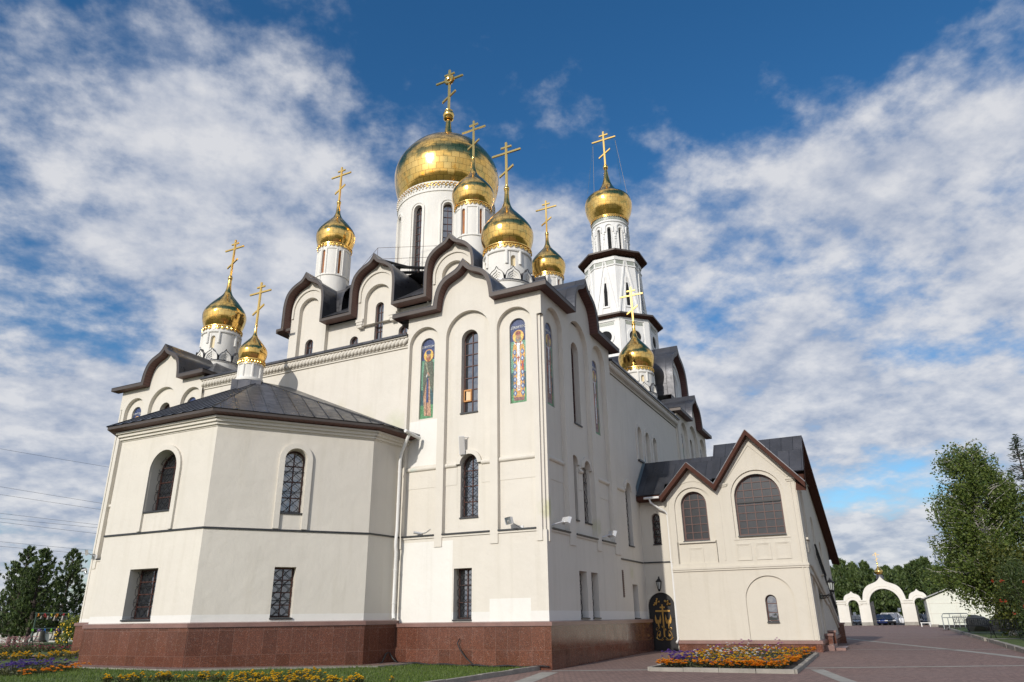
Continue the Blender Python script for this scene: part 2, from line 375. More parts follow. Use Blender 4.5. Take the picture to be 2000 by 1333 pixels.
def smoothcurve(pts, k=3):
    out = []
    for i in range(len(pts) - 1):
        p0, p1, p2, p3 = pts[max(i - 1, 0)], pts[i], pts[i + 1], pts[min(i + 2, len(pts) - 1)]
        for j in range(k):
            t = j / k
            out.append(tuple(.5 * (2 * p1[c] + (p2[c] - p0[c]) * t + (2 * p0[c] - 5 * p1[c] + 4 * p2[c] - p3[c]) * t * t + (3 * p1[c] - p0[c] - 3 * p2[c] + p3[c]) * t ** 3) for c in (0, 1)))
    return out + [pts[-1]]
def ogee(uc, half, z0, h, K):
    c = smoothcurve(K, 2); L = [(uc - half * a, z0 + h * b) for a, b in c]
    return L + [(2 * uc - u, z) for u, z in L[-2::-1]]
def arcade_hole(*a): return arch(*a)

def eave(parent, fr, path, o, depth, t=.17, soffit_start=None, roof=True, back=0.0):
    """roof edge following path: fascia band, boarded soffit and the metal sheet running back from it"""
    inn = offset(path, t)
    b = MB(); b.strip(fr, path, inn, -o, -o); b.strip(fr, inn, offset(path, t), -o, -o + .03)
    for i in (-1,): b.face([fr.p(*path[i], -o), fr.p(*inn[i], -o), fr.p(*inn[i], depth), fr.p(*path[i], depth)])
    b.build('fascia', M['fascia'], parent)
    b = MB(); b.strip(fr, inn, inn, -o + .03, .02); b.build('soffit', M['soffit'], parent)
    if roof:
        up = offset(path, -.03, .9)
        b = MB(); zb_ = path[0][1]
        for i in range(len(up) - 1):
            flat = abs(path[i][1] - zb_) < 1e-4 and abs(path[i + 1][1] - zb_) < 1e-4
            b.strip(fr, up[i:i + 2], up[i:i + 2], -o - .012, 1.5 if flat else depth)
        b.strip(fr, up, path, -o - .012, -o - .012); b.build('roof', M['roof'], parent, smooth='auto')

def grille(fr, uc, w, z0, zt, d, arched=True, pitch=None, ph=.36, mb=None, r=.010):
    b = mb or MB(); n = max(3, round(w / .17)); pw = w / n; rr = w / 2
    for k in range(n + 1):
        pts = []
        z = z0 + .04
        while z < zt - .02:
            s = (1 if k % 2 else -1) * .5 * pw * cos(2 * pi * (z - z0) / ph)
            u = max(uc - rr, min(uc + rr, uc - rr + k * pw + s))
            lim = rr
            if arched and z > zt - rr: lim = sqrt(max(0, rr * rr - (z - zt + rr) ** 2))
            if abs(u - uc) <= lim + .015: pts.append(fr.p(u, z, d))
            elif pts:
                if len(pts) > 1: b.tube(pts, r, 4, False)
                pts = []
            z += .045
        if len(pts) > 1: b.tube(pts, r, 4, False)
    b.box(fr, uc - rr, uc + rr, z0 + .02, z0 + .045, d - .012, d + .012)
    for z in (z0 + (zt - z0) * .33, z0 + (zt - z0) * .66): b.box(fr, uc - rr, uc + rr, z - .01, z + .01, d - .01, d + .01)
    return b
def window(parent, fr, uc, w, z0, zt, d, cols=2, rows=6, arched=True, grilled=False, sill=True, sd=None, pane='glass', ft=.055, zoff=0.0, frame_mat='frame', name='window'):
    """frame bars at depth d, pane just behind, sill running out to depth sd, iron grille before it"""
    b = MB(); r = w / 2; spring = zt - r if arched else zt
    if arched:
        b.ring(fr, arcopen(uc, w, z0, zt), arcopen(uc, w - 2 * ft, z0, zt - ft), d, d + .06)
    else:
        b.box(fr, uc - r, uc - r + ft, z0, zt, d, d + .06); b.box(fr, uc + r - ft, uc + r, z0, zt, d, d + .06); b.box(fr, uc - r + ft, uc + r - ft, zt - ft, zt, d, d + .06)
    b.box(fr, uc - r + ft, uc + r - ft, z0, z0 + ft, d, d + .06)
    for i in range(1, cols):
        u = uc - r + w * i / cols; top = zt - ft * .5 if not arched else spring + sqrt(max(0, r * r - (u - uc) ** 2)) - ft * .5
        b.box(fr, u - .02, u + .02, z0 + ft, top, d + .006, d + .05)
    for j in range(1, rows):
        z = z0 + (zt - z0) * j / rows; h = r if z < spring or not arched else sqrt(max(0, r * r - (z - spring) ** 2))
        if h > ft: b.box(fr, uc - h + ft * .6, uc + h - ft * .6, z - .018, z + .018, d + .003, d + .047)
    o = b.build(name, M[frame_mat], parent)
    b = MB(); L = arch(uc, w, z0, zt) if arched else rect(uc - r, uc + r, z0, zt)
    b.face([fr.p(u, z, d + .035) for u, z in L]); b.build('pane', M[pane], o)
    if sill:
        sd = d - .3 if sd is None else sd
        b = MB(); b.face([fr.p(uc - r, z0 + .03, d + .02), fr.p(uc + r, z0 + .03, d + .02), fr.p(uc + r, z0 - .005, sd - .05), fr.p(uc - r, z0 - .005, sd - .05)])
        b.box(fr, uc - r - .015, uc + r + .015, z0 - .055, z0 - .004, sd - .055, sd - .004); b.build('sill', M['sillm'], o)
    if grilled: grille(fr, uc, w - .04, z0 + .03, zt - .02, d - .12, arched).build('grille', M['iron'], o)
    return o

class MMB(MB):            # mesh with several materials
    def __init__(s): super().__init__(); s.mi, s.mats = [], []
    def use(s, mat):
        if mat not in s.mats: s.mats.append(mat)
        s.cur = s.mats.index(mat)
    def face(s, pts, uvs=None): super().face(pts, uvs); s.mi.append(s.cur)
    def build(s, name, parent=None):
        n = len(s.f); o = super().build(name, s.mats[0], parent, merge=False)
        for m in s.mats[1:]: o.data.materials.append(m)
        for p, i in zip(o.data.polygons, s.mi): p.material_index = i
        return o
def poly(mb, fr, pts, d): mb.face([fr.p(u, z, d) for u, z in pts], [tuple(q) for q in pts])
MOS = {}
def mosmat(col):
    k = tuple(round(c, 3) for c in col)
    if k not in MOS:
        t = MT('mosaic_tesserae'); v = t.node('ShaderNodeTexVoronoi'); v.inputs['Scale'].default_value = 34; t.l.new(t.pos(), v.inputs['Vector'])
        sc = t.node('ShaderNodeSeparateColor'); t.l.new(v.outputs['Color'], sc.inputs[0])
        c = t.mix(t.math('POWER', sc.outputs[0], 2.0), tuple(x * .7 for x in col), tuple(min(1, x * 1.5 + .05) for x in col))
        t.base(c); t.rough(.35); MOS[k] = t.m
    return MOS[k]
C_BLUE, C_GRN, C_DGRN, C_BGRN = (.030, .050, .14), (.13, .30, .20), (.08, .24, .10), (.03, .09, .10)
C_HALO, C_SKIN, C_WHT, C_GOLD, C_RED, C_TAN, C_OLIVE = (.80, .50, .10), (.42, .24, .15), (.75, .74, .74), (.55, .30, .07), (.36, .07, .03), (.42, .24, .14), (.085, .095, .06)
def ell(u, z, a, b, n=20): return [(u + a * cos(2 * pi * i / n), z + b * sin(2 * pi * i / n)) for i in range(n)]
def mosaic(parent, fr, uc, w, z0, zt, d, kind, text):
    H = zt - z0; k = w / .72
    b = MMB(); r = w / 2; zb = zt - H * .27; zg = z0 + H * .36; zg2 = z0 + H * .17
    b.use(mosmat(C_BLUE)); poly(b, fr, arch(uc, w, zb, zt), d)
    for a, e, c in ((zg, zb, C_GRN), (zg2, zg, C_BGRN), (z0, zg2, C_DGRN)): b.use(mosmat(c)); poly(b, fr, rect(uc - r, uc + r, a, e), d)
    hz = zt - H * .215; R = .25 * k
    def P(col, pts, lay): b.use(mosmat(col)); poly(b, fr, [(uc + x * k, z) for x, z in pts], d - .004 - .004 * lay)
    if kind == 'monk':
        P(C_TAN, [(-.20, z0 + .10), (.16, z0 + .16), (.24, z0 + H * .36), (.10, z0 + H * .55), (-.10, z0 + H * .55), (-.12, z0 + H * .3)], 0)
        P((.20, .11, .08), [(.0, z0 + .14), (.05, z0 + .15), (.10, z0 + H * .4), (.03, z0 + H * .4)], 1)
        P(C_OLIVE, [(-.27, z0 + H * .30), (-.12, z0 + H * .40), (-.05, z0 + H * .5), (.04, z0 + H * .5), (.12, z0 + H * .42), (.24, z0 + H * .24), (.27, z0 + H * .5), (.22, hz - .28), (.10, hz - .16), (-.10, hz - .16), (-.24, hz - .34), (-.30, z0 + H * .5)], 2)
        P((.035, .055, .16), [(-.05, z0 + H * .2), (.06, z0 + H * .2), (.07, z0 + H * .48), (-.01, z0 + H * .52)], 3)
        P((.25, .25, .16), [(-.02, z0 + H * .56), (.03, z0 + H * .55), (.19, hz - .30), (.12, hz - .24)], 3)
        P(C_SKIN, [(-.10, z0 + H * .515), (.03, z0 + H * .545), (.06, z0 + H * .57), (-.02, z0 + H * .57)], 4)
        P(C_WHT, [(.03, z0 + H * .54), (.10, z0 + H * .505), (.11, z0 + H * .52), (.05, z0 + H * .56)], 4)
        cap, beard = (.035, .055, .14), (.30, .10, .04)
    else:
        body = C_GOLD if kind == 'bishop' else (.17, .055, .045)
        P((.22, .10, .09), [(-.22, z0 + .10), (.24, z0 + .13), (.24, z0 + .30), (-.22, z0 + .27)], 0)
        P(body, [(-.24, z0 + .24), (.25, z0 + .27), (.22, z0 + H * .48), (.29, z0 + H * .55), (.24, hz - .36), (.12, hz - .20), (-.12, hz - .20), (-.25, hz - .42), (-.30, z0 + H * .56), (-.22, z0 + H * .46)], 1)
        dm = (.04, .09, .30) if kind == 'bishop' else (.30, .16, .06)
        for i in range(7):
            z = z0 + .42 + i * (H * .62 - .5) / 6
            for x in ((-.165, .175) if i < 7 else ()):
                P(dm, [(x - .085, z), (x, z - .14), (x + .085, z), (x, z + .14)], 2); P((.45, .55, .55) if kind == 'bishop' else (.30, .10, .06), [(x - .04, z), (x, z - .07), (x + .04, z), (x, z + .07)], 3)
        P(C_WHT, [(-.055, z0 + .52), (.075, z0 + .52), (.065, hz - .42), (.20, hz - .26), (.13, hz - .16), (-.13, hz - .16), (-.21, hz - .34), (-.06, hz - .42)], 4)
        for (x, z, s) in ((-.10, hz - .30, 1), (.10, hz - .28, 1), (.01, z0 + H * .52, 1.2)):
            P(C_RED, [(x - .018 * s, z - .11 * s), (x + .018 * s, z - .11 * s), (x + .018 * s, z + .09 * s), (x - .018 * s, z + .09 * s)], 5); P(C_RED, [(x - .05 * s, z + .01), (x + .05 * s, z + .01), (x + .05 * s, z + .05 * s), (x - .05 * s, z + .05 * s)], 6)
        for z in (z0 + .58, z0 + .64, z0 + .70): P(C_RED, [(-.03, z), (.05, z), (.05, z + .025), (-.03, z + .025)], 5)
        P((.50, .08, .03), [(-.22, z0 + H * .36), (-.13, z0 + H * .40), (-.14, z0 + H * .48), (-.21, z0 + H * .49)], 5)
        cap, beard = (.24, .06, .035), (.22, .20, .17)
    P((.62, .26, .12), ell(0, hz, R / k * 1.03, R / k * 1.12), 5); P(C_HALO, ell(0, hz, R / k * .95, R / k * 1.04), 6)
    P(beard, [(-.10, hz + .02), (-.13, hz - .16), (0, hz - .30), (.13, hz - .16), (.10, hz + .02)], 7)
    P(C_SKIN, ell(0, hz - .01, .085, .13), 8)
    for x in (-.035, .035): P((.05, .03, .02), ell(x, hz + .01, .018, .012, 8), 9)
    P((.30, .14, .09), [(-.012, hz - .05), (.012, hz - .05), (.006, hz + .01), (-.006, hz + .01)], 9); P((.20, .06, .04), [(-.03, hz - .085), (.03, hz - .085), (.03, hz - .075), (-.03, hz - .075)], 9)
    P(cap, [(-.11, hz + .05), (.11, hz + .05), (.125, hz + .17), (.06, hz + .23), (-.06, hz + .23), (-.125, hz + .17)], 9)
    o = b.build('mosaic_panel', parent)
    cu = bpy.data.curves.new('inscription', 'FONT'); cu.body = text; cu.size = .155 * k; cu.align_x = 'CENTER'; cu.extrude = .003
    to = bpy.data.objects.new('tmp', cu); COL.objects.link(to); bpy.context.view_layer.update()
    me = bpy.data.meshes.new_from_object(to.evaluated_get(bpy.context.evaluated_depsgraph_get())); bpy.data.objects.remove(to)
    me.materials.clear(); me.materials.append(mosmat((.70, .68, .62))); zt2 = zt - H * .115
    flip = 1 if fr.U.cross(fr.Z).dot(fr.N) < 0 else -1    # lettering reads left to right for someone outside
    for v in me.vertices:
        q = fr.p(uc + flip * v.co.x, zt2 + v.co.y, d - .012 - v.co.z); v.co = q
    io = bpy.data.objects.new('inscription', me); COL.objects.link(io); io.parent = o
    return o

# ------------------------------------------------------------------ the cathedral
CATH = thing('cathedral', 'cream white five-domed cathedral with gold onion domes, dark ogee roofs and a red granite base', 'cathedral', (0, 0, 0))
O_ = .43
def block_face(parent, fr, Wd, niches, kok, mos, win, low, base, dz=0.0, eave_end=.6, roofdepth=3.6, zoff=0.0, texts=('СВ.АНТОНИЙ', 'СВ.ДМИТРОСТ')):
    """arcaded front of a corner block: lesenes, three tall niches, ogee gable, mosaics and windows"""
    uc, half, h = kok; Z = lambda z: z - dz
    zt = Z(14.22) - zoff
    path = [(-O_, zt)] + ogee(uc, half, zt, h, KB) + [(Wd + eave_end, zt)]
    top = [p for p in offset(path, .14) if 0.0 <= p[0] <= Wd]
    o_in = [(.20, 4.57), (Wd, 4.57), (Wd, zt - .14)] + top[::-1] + [(0, zt - .14), (0, Z(13.05)), (.20, Z(13.05))]
    b = MB(); b.panel(fr, o_in, [arch(c, w, 4.64, Z(t), 18) for c, w, t in niches], 0, .21, osides=False)
    b.face([fr.p(.20, 4.2, 0), fr.p(.20, Z(13.05), 0), fr.p(.20, Z(13.05), .2), fr.p(.20, 4.2, .2)])
    b.quad(fr, .1, 4.2, .20, Z(13.05), .10); b.face([fr.p(0, Z(13.05), 0), fr.p(.20, Z(13.05), 0), fr.p(.20, Z(13.05), .12), fr.p(0, Z(13.05), .12)])
    # tails of the lesenes
    edges = [.20] + [e for c, w, t in sorted(niches) for e in (c - w / 2, c + w / 2)] + [Wd]
    for i in range(0, len(edges), 2):
        if edges[i + 1] - edges[i] > .02: b.box(fr, edges[i] + .001, edges[i + 1] - .001, 4.22, 4.569, 0.001, .1)
    b.build('arcade_wall', M['plaster'], parent)
    # recessed wall with the openings
    holes = [arch(c, w, Z(z0), Z(z1), 16) for c, w, z0, z1, k in mos] + [arch(win[0], win[1], Z(win[2]), Z(win[3]), 16)] + [arch(c, w, z0, z1, 14) for c, w, z0, z1 in low]
    b = MB(); b.panel(fr, rect(.3, Wd - .02, 4.5, Z(14.0)), holes, .20, .20 + .34)
    for c, w, z0, z1 in low: # raised archivolt with legs round the lower windows
        ow = w + .34
        b.ring(fr, arcopen(c, ow, z1 - w / 2 + .02, z1 + .17), arcopen(c, w, z1 - w / 2 + .02, z1), .10, .20)
    b.build('recessed_wall', M['plaster'], parent)
    b = MB()
    for c, w, t in niches:           # round moulding across the niches
        a, e = c - w / 2 + .005, c + w / 2 - .005
        segs = [(a, e)]
        for lc, lw, lz0, lz1 in low:
            ns = []
            for s0, s1 in segs:
                if s0 < lc < s1: ns += [(s0, lc - lw / 2 - .16), (lc + lw / 2 + .16, s1)]
                elif lc - lw / 2 - .16 < s1 and lc + lw / 2 + .16 > s0: ns += [(s0, min(s1, lc - lw / 2 - .16))] if lc > s1 else [(max(s0, lc + lw / 2 + .16), s1)]
                else: ns.append((s0, s1))
            segs = ns
        for s0, s1 in segs:
            if s1 - s0 > .03: b = MB(); b.tube([fr.p(s0, 7.34, .19), fr.p(s1, 7.34, .19)], .095, 12); b.box(fr, s0, s1, 6.55, 7.28, .185, .20); b.build('roll_moulding', M['plaster'], parent, smooth='auto')
    for c, w, t in niches: b = MB(); b.box(fr, c - w / 2 + .01, c + w / 2 - .01, 4.645, 4.70, -.05, .19); b.build('string_course', M['sillm'], parent)
    b = MB(); b.panel(fr, rect(.045, Wd, 1.35, 4.60), [rect(c - w / 2, c + w / 2, z0, z1) for c, w, z0, z1 in base], .045, .5)
    b.build('basement_wall', M['plaster'], parent)
    for (c, w, z0, z1, k), tx in zip(mos, texts): mosaic(parent, fr, c, w, Z(z0), Z(z1), .25 if fr.U.x else .30, k, tx)
    c, w, z0, z1 = win; window(parent, fr, c, w, Z(z0), Z(z1), .45, 2, 7, True, False, sd=.2)
    for c, w, z0, z1 in low: window(parent, fr, c, w, z0, z1, .45, 2, 4, True, True, sd=.2)
    for c, w, z0, z1 in base: window(parent, fr, c, w, z0, z1, .42, 2, 3, False, True, sd=.05)
    eave(parent, fr, path, O_, roofdepth)
    return path

block_face(CATH, FE, 6.42, [(1.22, 1.58, 13.56), (3.40, 2.11, 13.86), (5.56, 1.52, 13.52)], (3.43, 1.44, 1.92),
           [(5.50, .70, 9.45, 13.06, 'monk'), (1.17, .72, 9.52, 13.12, 'bishop')], (3.40, .80, 9.44, 13.05), [(3.36, .80, 5.28, 7.72)], [(3.52, .78, 1.62, 3.40)])
block_face(CATH, FS, 8.1, [(1.26, 1.76, 13.70), (3.95, 2.37, 14.08), (6.50, 1.75, 13.76)], (4.16, 1.53, 2.02),
           [(1.16, .72, 9.50, 13.06, 'red'), (6.46, .72, 9.46, 13.06, 'red')], (3.98, .84, 9.38, 13.14), [(3.20, .74, 5.30, 7.89), (4.64, .74, 5.30, 7.89)], [(3.40, .82, 1.62, 3.32), (4.66, .78, 1.62, 3.32)],
           zoff=.004, eave_end=.5, texts=('СВ.НИКОЛАЙ', 'СВ.ИОАНН'))
FEL = F((0, 25.42, 0), (0, -1, 0), (1, 0, 0))
block_face(CATH, FEL, 6.3, [(1.22, 1.58, 13.56), (3.40, 2.11, 13.86), (5.56, 1.5, 13.52)], (3.43, 1.44, 1.92),
           [(1.17, .72, 9.52, 13.12, 'monk'), (5.40, .70, 9.45, 13.06, 'monk')], (3.40, .80, 9.44, 13.05), [(3.36, .80, 5.28, 7.72)], [(3.52, .78, 1.62, 3.40)], dz=.52, eave_end=.35)
FSF = F((29.4, 0, 0), (-1, 0, 0), (0, 1, 0))
block_face(CATH, FSF, 8.2, [(1.26, 1.76, 13.70), (3.95, 2.37, 14.08), (6.55, 1.75, 13.76)], (4.1, 1.53, 2.02),
           [(1.2, .72, 9.50, 13.06, 'red'), (6.6, .72, 9.46, 13.06, 'monk')], (3.98, .84, 9.38, 13.14), [], [], zoff=.004, eave_end=.6)
# one little casement of the tall east window stands open, fresh wood and a plywood sheet behind it
b = MB()
for u0, u1, z0, z1 in ((3.42, 3.79, 9.96, 10.02), (3.42, 3.79, 10.42, 10.48), (3.42, 3.47, 10.02, 10.42), (3.74, 3.79, 10.02, 10.42)): b.box(FE, u0, u1, z0, z1, .40, .452)
cs_ = b.build('casement', M['orangewood'], CATH); b = MB(); b.face([FE.p(3.47, 10.02, .47), FE.p(3.68, 10.02, .42), FE.p(3.68, 10.42, .42), FE.p(3.47, 10.42, .47)]); b.build('casement_panel', M['ply'], cs_)
# plain sides of the blocks and their eave slabs
for q in ((.3, 8.0, 6.30, 6.415, 4.6, 14.05), (7.98, 8.095, .3, 6.3, 4.6, 14.05), (.3, 8.0, 19.125, 19.24, 4.6, 13.5), (.02, 8.0, 25.30, 25.415, .2, 13.5), (21.205, 21.32, .02, 6.4, 4.6, 14.05), (29.28, 29.395, .02, 6.4, .2, 14.05)):
    b = MB(); b.wbox(*q); b.build('block_wall', M['plaster'], CATH)
b = MB()
for x0, x1, y0, y1, z in ((.3, 4.0, 6.43, 7.0, 13.97), (.3, 4, 18.75, 19.1, 13.45), (.3, 4.0, 25.45, 25.8, 13.45), (8.12, 8.6, .3, 4, 13.97), (20.6, 21.18, .3, 3.2, 13.97), (29.42, 29.78, .3, 3.2, 13.97)): b.wbox(x0, x1, y0, y1, z, z + .24)
b.build('eave_slab', M['fascia'], CATH)
for x0, x1, y0, y1, z, ax, ay, az in ((.25, 8.2, .25, 6.6, 14.22, 3.8, 3.42, 15.7), (.25, 8.2, 18.9, 25.5, 13.69, 3.6, 22.6, 16.1), (20.9, 29.5, .25, 6.6, 14.22, 24.5, 3.35, 16.3)):
    c = [Vector((x0, y0, z)), Vector((x1, y0, z)), Vector((x1, y1, z)), Vector((x0, y1, z))]; a = Vector((ax, ay, az)); b = MB()
    for i in range(4):
        l = (c[(i + 1) % 4] - c[i]).length; b.face([c[i], c[(i + 1) % 4], a], [(0, 0), (l, 0), (l / 2, 4)])
    b.build('hip_roof', M['roof'], CATH)

# fresh plaster patches on the east front
b = MB(); b.quad(FE, .73, 1.53, 2.38, 2.30, .042); b.build('plaster_patch', M['white'], CATH); b = MB(); b.quad(FE, 3.97, 1.53, 6.3, 4.44, .042); b.build('plaster_patch', M['white'], CATH)
b = MB(); b.quad(FE, 4.82, 7.47, 6.30, 9.38, .196); b.build('plaster_patch', M['white'], CATH)

# long walls between the blocks with their corbelled cornices
b = MB(); b.panel(F((.16, 0, 0), (0, 1, 0), (1, 0, 0)), rect(6.40, 19.2, 1.4, 13.0), [], 0, .3); b.build('east_wall', M['plaster'], CATH)
FS2 = F((0, .15, 0), (1, 0, 0), (0, 1, 0))
hol = [arch(c, .74, 9.42, 11.20, 14) for c in (12.75, 14.2, 15.65)] + [arch(10.1, .78, 4.80, 7.80, 14), rect(9.85, 10.65, 1.58, 3.05)]
b = MB(); b.panel(FS2, rect(8.05, 21.25, 1.35, 13.0), hol, 0, .42)
for c in (12.75, 14.2, 15.65): b.ring(FS2, arcopen(c, 1.12, 9.35, 11.38), arcopen(c, .76, 9.35, 11.21), -.06, 0)
b.ring(FS2, arcopen(10.1, 1.1, 7.42, 7.97), arcopen(10.1, .78, 7.42, 7.8), -.07, 0)
b.build('south_wall', M['plaster'], CATH)
for c in (12.75, 14.2, 15.65):
    b = MB(); b.quad(FS2, c - .37, 9.42, c + .37, 11.2, .40); b.build('blind_niche', M['plaster'], CATH)
b = MB(); b.box(FS2, 12.3, 13.2, 9.30, 9.38, -.10, 0); b.build('niche_sill', M['sillm'], CATH)
window(CATH, FS2, 10.1, .78, 4.80, 7.80, .30, 2, 5, True, True, sd=0)
window(CATH, FS2, 10.25, .78, 1.58, 3.05, .36, 2, 2, False, False, sd=0)
b = MB(); b.tube([FS2.p(8.12, 7.34, 0), FS2.p(9.5, 7.34, 0)], .095, 12); b.build('roll_moulding', M['plaster'], CATH, smooth='auto')
b = MB(); b.box(FS2, 8.1, 11.7, 4.07, 4.13, -.05, 0); b.build('string_course', M['sillm'], CATH)
b = MB(); b.box(FS2, 8.42, 8.62, 2.45, 3.62, -.012, .0)
for i in range(12): b.box(FS2, 8.44, 8.60, 2.5 + i * .09, 2.54 + i * .09, -.03, -.012)
b.build('vent_grille', M['frame'], CATH)
def cornice(fr, u0, u1, zt, pitch, sz):
    b = MB(); n = int((u1 - u0) / pitch)
    b.box(fr, u0, u1, zt - .16, zt - .105, -.26, .2); b.box(fr, u0, u1, zt - .58, zt - .50, -.06, .1)
    b.box(fr, u0, u1, zt - .50, zt - .16, -.10, .1)
    b.build('cornice', M['plaster'], CATH)
    b = MB()
    for i in range(n):
        u = u0 + (i + .5) * pitch
        b.tube([fr.p(u - pitch * .72, zt - .215, -.16), fr.p(u - pitch * .35, zt - .25, -.17), fr.p(u + pitch * .30, zt - .38, -.15), fr.p(u + pitch * .66, zt - .44, -.11)], [sz * .55, sz * .95, sz * .95, sz * .5], 8)
    b.build('corbel_row', M['plaster'], CATH, smooth=True)
    b = MB(); b.box(fr, u0 - .02, u1 + .02, zt - .10, zt, -.34, .6); b.build('parapet_cap', M['roof'], CATH)
FE2 = F((.16, 0, 0), (0, 1, 0), (1, 0, 0))
cornice(FE2, 6.45, 19.2, 13.36, .205, .098); cornice(FS2, 8.1, 21.2, 13.62, .205, .098)
b = MB()
b.face([(.3, 6.3, 13.1), (.3, 19.3, 13.1), (5.8, 19.3, 13.9), (5.8, 6.3, 13.9)], [(0, 0), (13, 0), (13, 5.5), (0, 5.5)])
b.face([(8.0, .4, 13.3), (21.3, .4, 13.3), (21.3, 5.8, 13.9), (8.0, 5.8, 13.9)], [(0, 0), (13, 0), (13, 5.5), (0, 5.5)])
b.build('low_roof', M['roof'], CATH)
# back of the building, never seen square on but closed
b = MB(); b.wbox(.3, 29.3, 25.0, 25.29, .2, 13.2); b.wbox(29.0, 29.27, 6.4, 25.0, .2, 13.2); b.build('rear_wall', M['plaster'], CATH)
b = MB(); b.face([(19.8, 5.8, 13.7), (29.3, 5.8, 13.3), (29.3, 25, 13.3), (19.8, 25, 13.7)]); b.face([(5.8, 19.8, 13.7), (20, 19.8, 13.7), (20, 25.1, 13.2), (5.8, 25.1, 13.2)]); b.build('low_roof', M['roof'], CATH)

# plinth round the east and south sides
def plinth(parent, pts, z0, z1, out=.10, uv0=0.0):
    P = [(x, y) for x, y in pts]; o1 = offset(P, -out); o2 = offset(P, -out - .055)
    b = MB(); L = uv0
    for i in range(len(P) - 1):
        l = math.hypot(o1[i + 1][0] - o1[i][0], o1[i + 1][1] - o1[i][1])
        b.face([(*o1[i], z0), (*o1[i + 1], z0), (*o1[i + 1], z1 - .13), (*o1[i], z1 - .13)], [(L, z0), (L + l, z0), (L + l, z1 - .13), (L, z1 - .13)]); L += l
    b.build('plinth', M['granite'], parent)
    b = MB()
    for i in range(len(P) - 1):
        j = i + 1
        b.face([(*o2[i], z1 - .14), (*o2[j], z1 - .14), (*o2[j], z1 - .015), (*o2[i], z1 - .015)]); b.face([(*o2[i], z1 - .015), (*o2[j], z1 - .015), (*P[j], z1 + .015), (*P[i], z1 + .015)]); b.face([(*o2[i], z1 - .14), (*o2[j], z1 - .14), (*P[j], z1 - .14), (*P[i], z1 - .14)])
    b.build('plinth_coping', M['coping'], parent)
AP = [(.16, 6.44), (-1.79, 6.56), (-6.38, 10.04), (-6.38, 15.22), (-1.79, 18.72), (.16, 18.9)]
plinth(CATH, [(11.9, .05), (.045, .045), (.045, 6.42)], -.05, 1.52)
plinth(CATH, [(.045, 19.0), (.045, 25.42), (8.0, 25.42)], .1, 1.70)
plinth(CATH, AP, .02, 1.62, uv0=.2)

# apse -------------------------------------------------------------
def wallframe(a, b_): 
    a, b_ = Vector((*a, 0)), Vector((*b_, 0)); U = (b_ - a).normalized(); return F(a, U, (U.y, -U.x, 0)), (b_ - a).length
wins = {1: (2.86, .78, 5.30, 7.64, 2.86, .74), 2: (2.70, 1.42, 5.42, 7.62, 2.50, 1.46), 3: (2.86, .78, 5.3, 7.64, 2.86, .74)}
bm_ = MB(); bs = MB(); bc = MB()
for i in range(5):
    fr, L = wallframe(AP[i + 1], AP[i])          # u runs to the right as seen from outside
    fr = F(fr.O, fr.U, -fr.N)
    fr, L = wallframe(AP[i], AP[i + 1]); inw = Vector((fr.U.y, -fr.U.x, 0)); fr = F(fr.O, fr.U, inw)
    if i in wins:
        c0, w, z0, z1, bc_, bw = wins[i]
        c = L - c0 if i != 2 else L - c0
        cb = L - bc_
        bm_.panel(fr, rect(0, L, 1.5, 8.34), [arch(c, w, z0, z1, 16), rect(cb - bw / 2, cb + bw / 2, 1.75, 3.42)], 0, .55)
        ow = w + .42
        bm_.ring(fr, arcopen(c, ow, 4.72, z1 + .20), arcopen(c, w + .02, 4.72, z1 + .01), -.085, .0)
        window(CATH, fr, c, w, z0, z1, .42, 2, 4, True, True, sd=0, pane='curtain' if i != 2 else 'glass'); window(CATH, fr, cb, bw, 1.75, 3.42, .45, 2, 4, False, True, sd=0)
    else: bm_.panel(fr, rect(0, L, 1.5, 8.34), [], 0, .3)
    bs.box(fr, -.02, L + .02, 4.64, 4.70, -.045, .0)
    for z0, z1, d in ((8.24, 8.29, -.03), (8.29, 8.39, -.10), (8.39, 8.50, -.18), (8.50, 8.575, -.26)): bc.box(fr, -.5 * abs(d), L + .5 * abs(d), z0, z1, d, .1)
bm_.build('apse_wall', M['plaster'], CATH); bs.build('string_course', M['sillm'], CATH); bc.build('cornice', M['plaster'], CATH)
eo = offset(AP, -.55); eo[0] = (.16, eo[0][1] - .1); eo[-1] = (.16, eo[-1][1] + .1); ein = offset(AP, -.1); APX = Vector((-1.75, 13.25, 11.75)); APW = Vector((.16, 13.25, 12.0))
b = MB()
for i in range(5):
    for z0, z1, o in ((8.645, 8.755, 0),):
        b.face([(*eo[i], z0), (*eo[i + 1], z0), (*eo[i + 1], z1), (*eo[i], z1)])
b.build('fascia', M['fascia'], CATH)
b = MB()
for i in range(5): b.face([(*eo[i], 8.65), (*eo[i + 1], 8.65), (*ein[i + 1], 8.57), (*ein[i], 8.57)], [(0, 0), (5, 0), (5, .6), (0, .6)])
b.build('soffit', M['soffit'], CATH)
b = MB(); e2 = offset(AP, -.59); e2[0] = (.16, e2[0][1] - .1); e2[-1] = (.16, e2[-1][1] + .1); sb = MB()
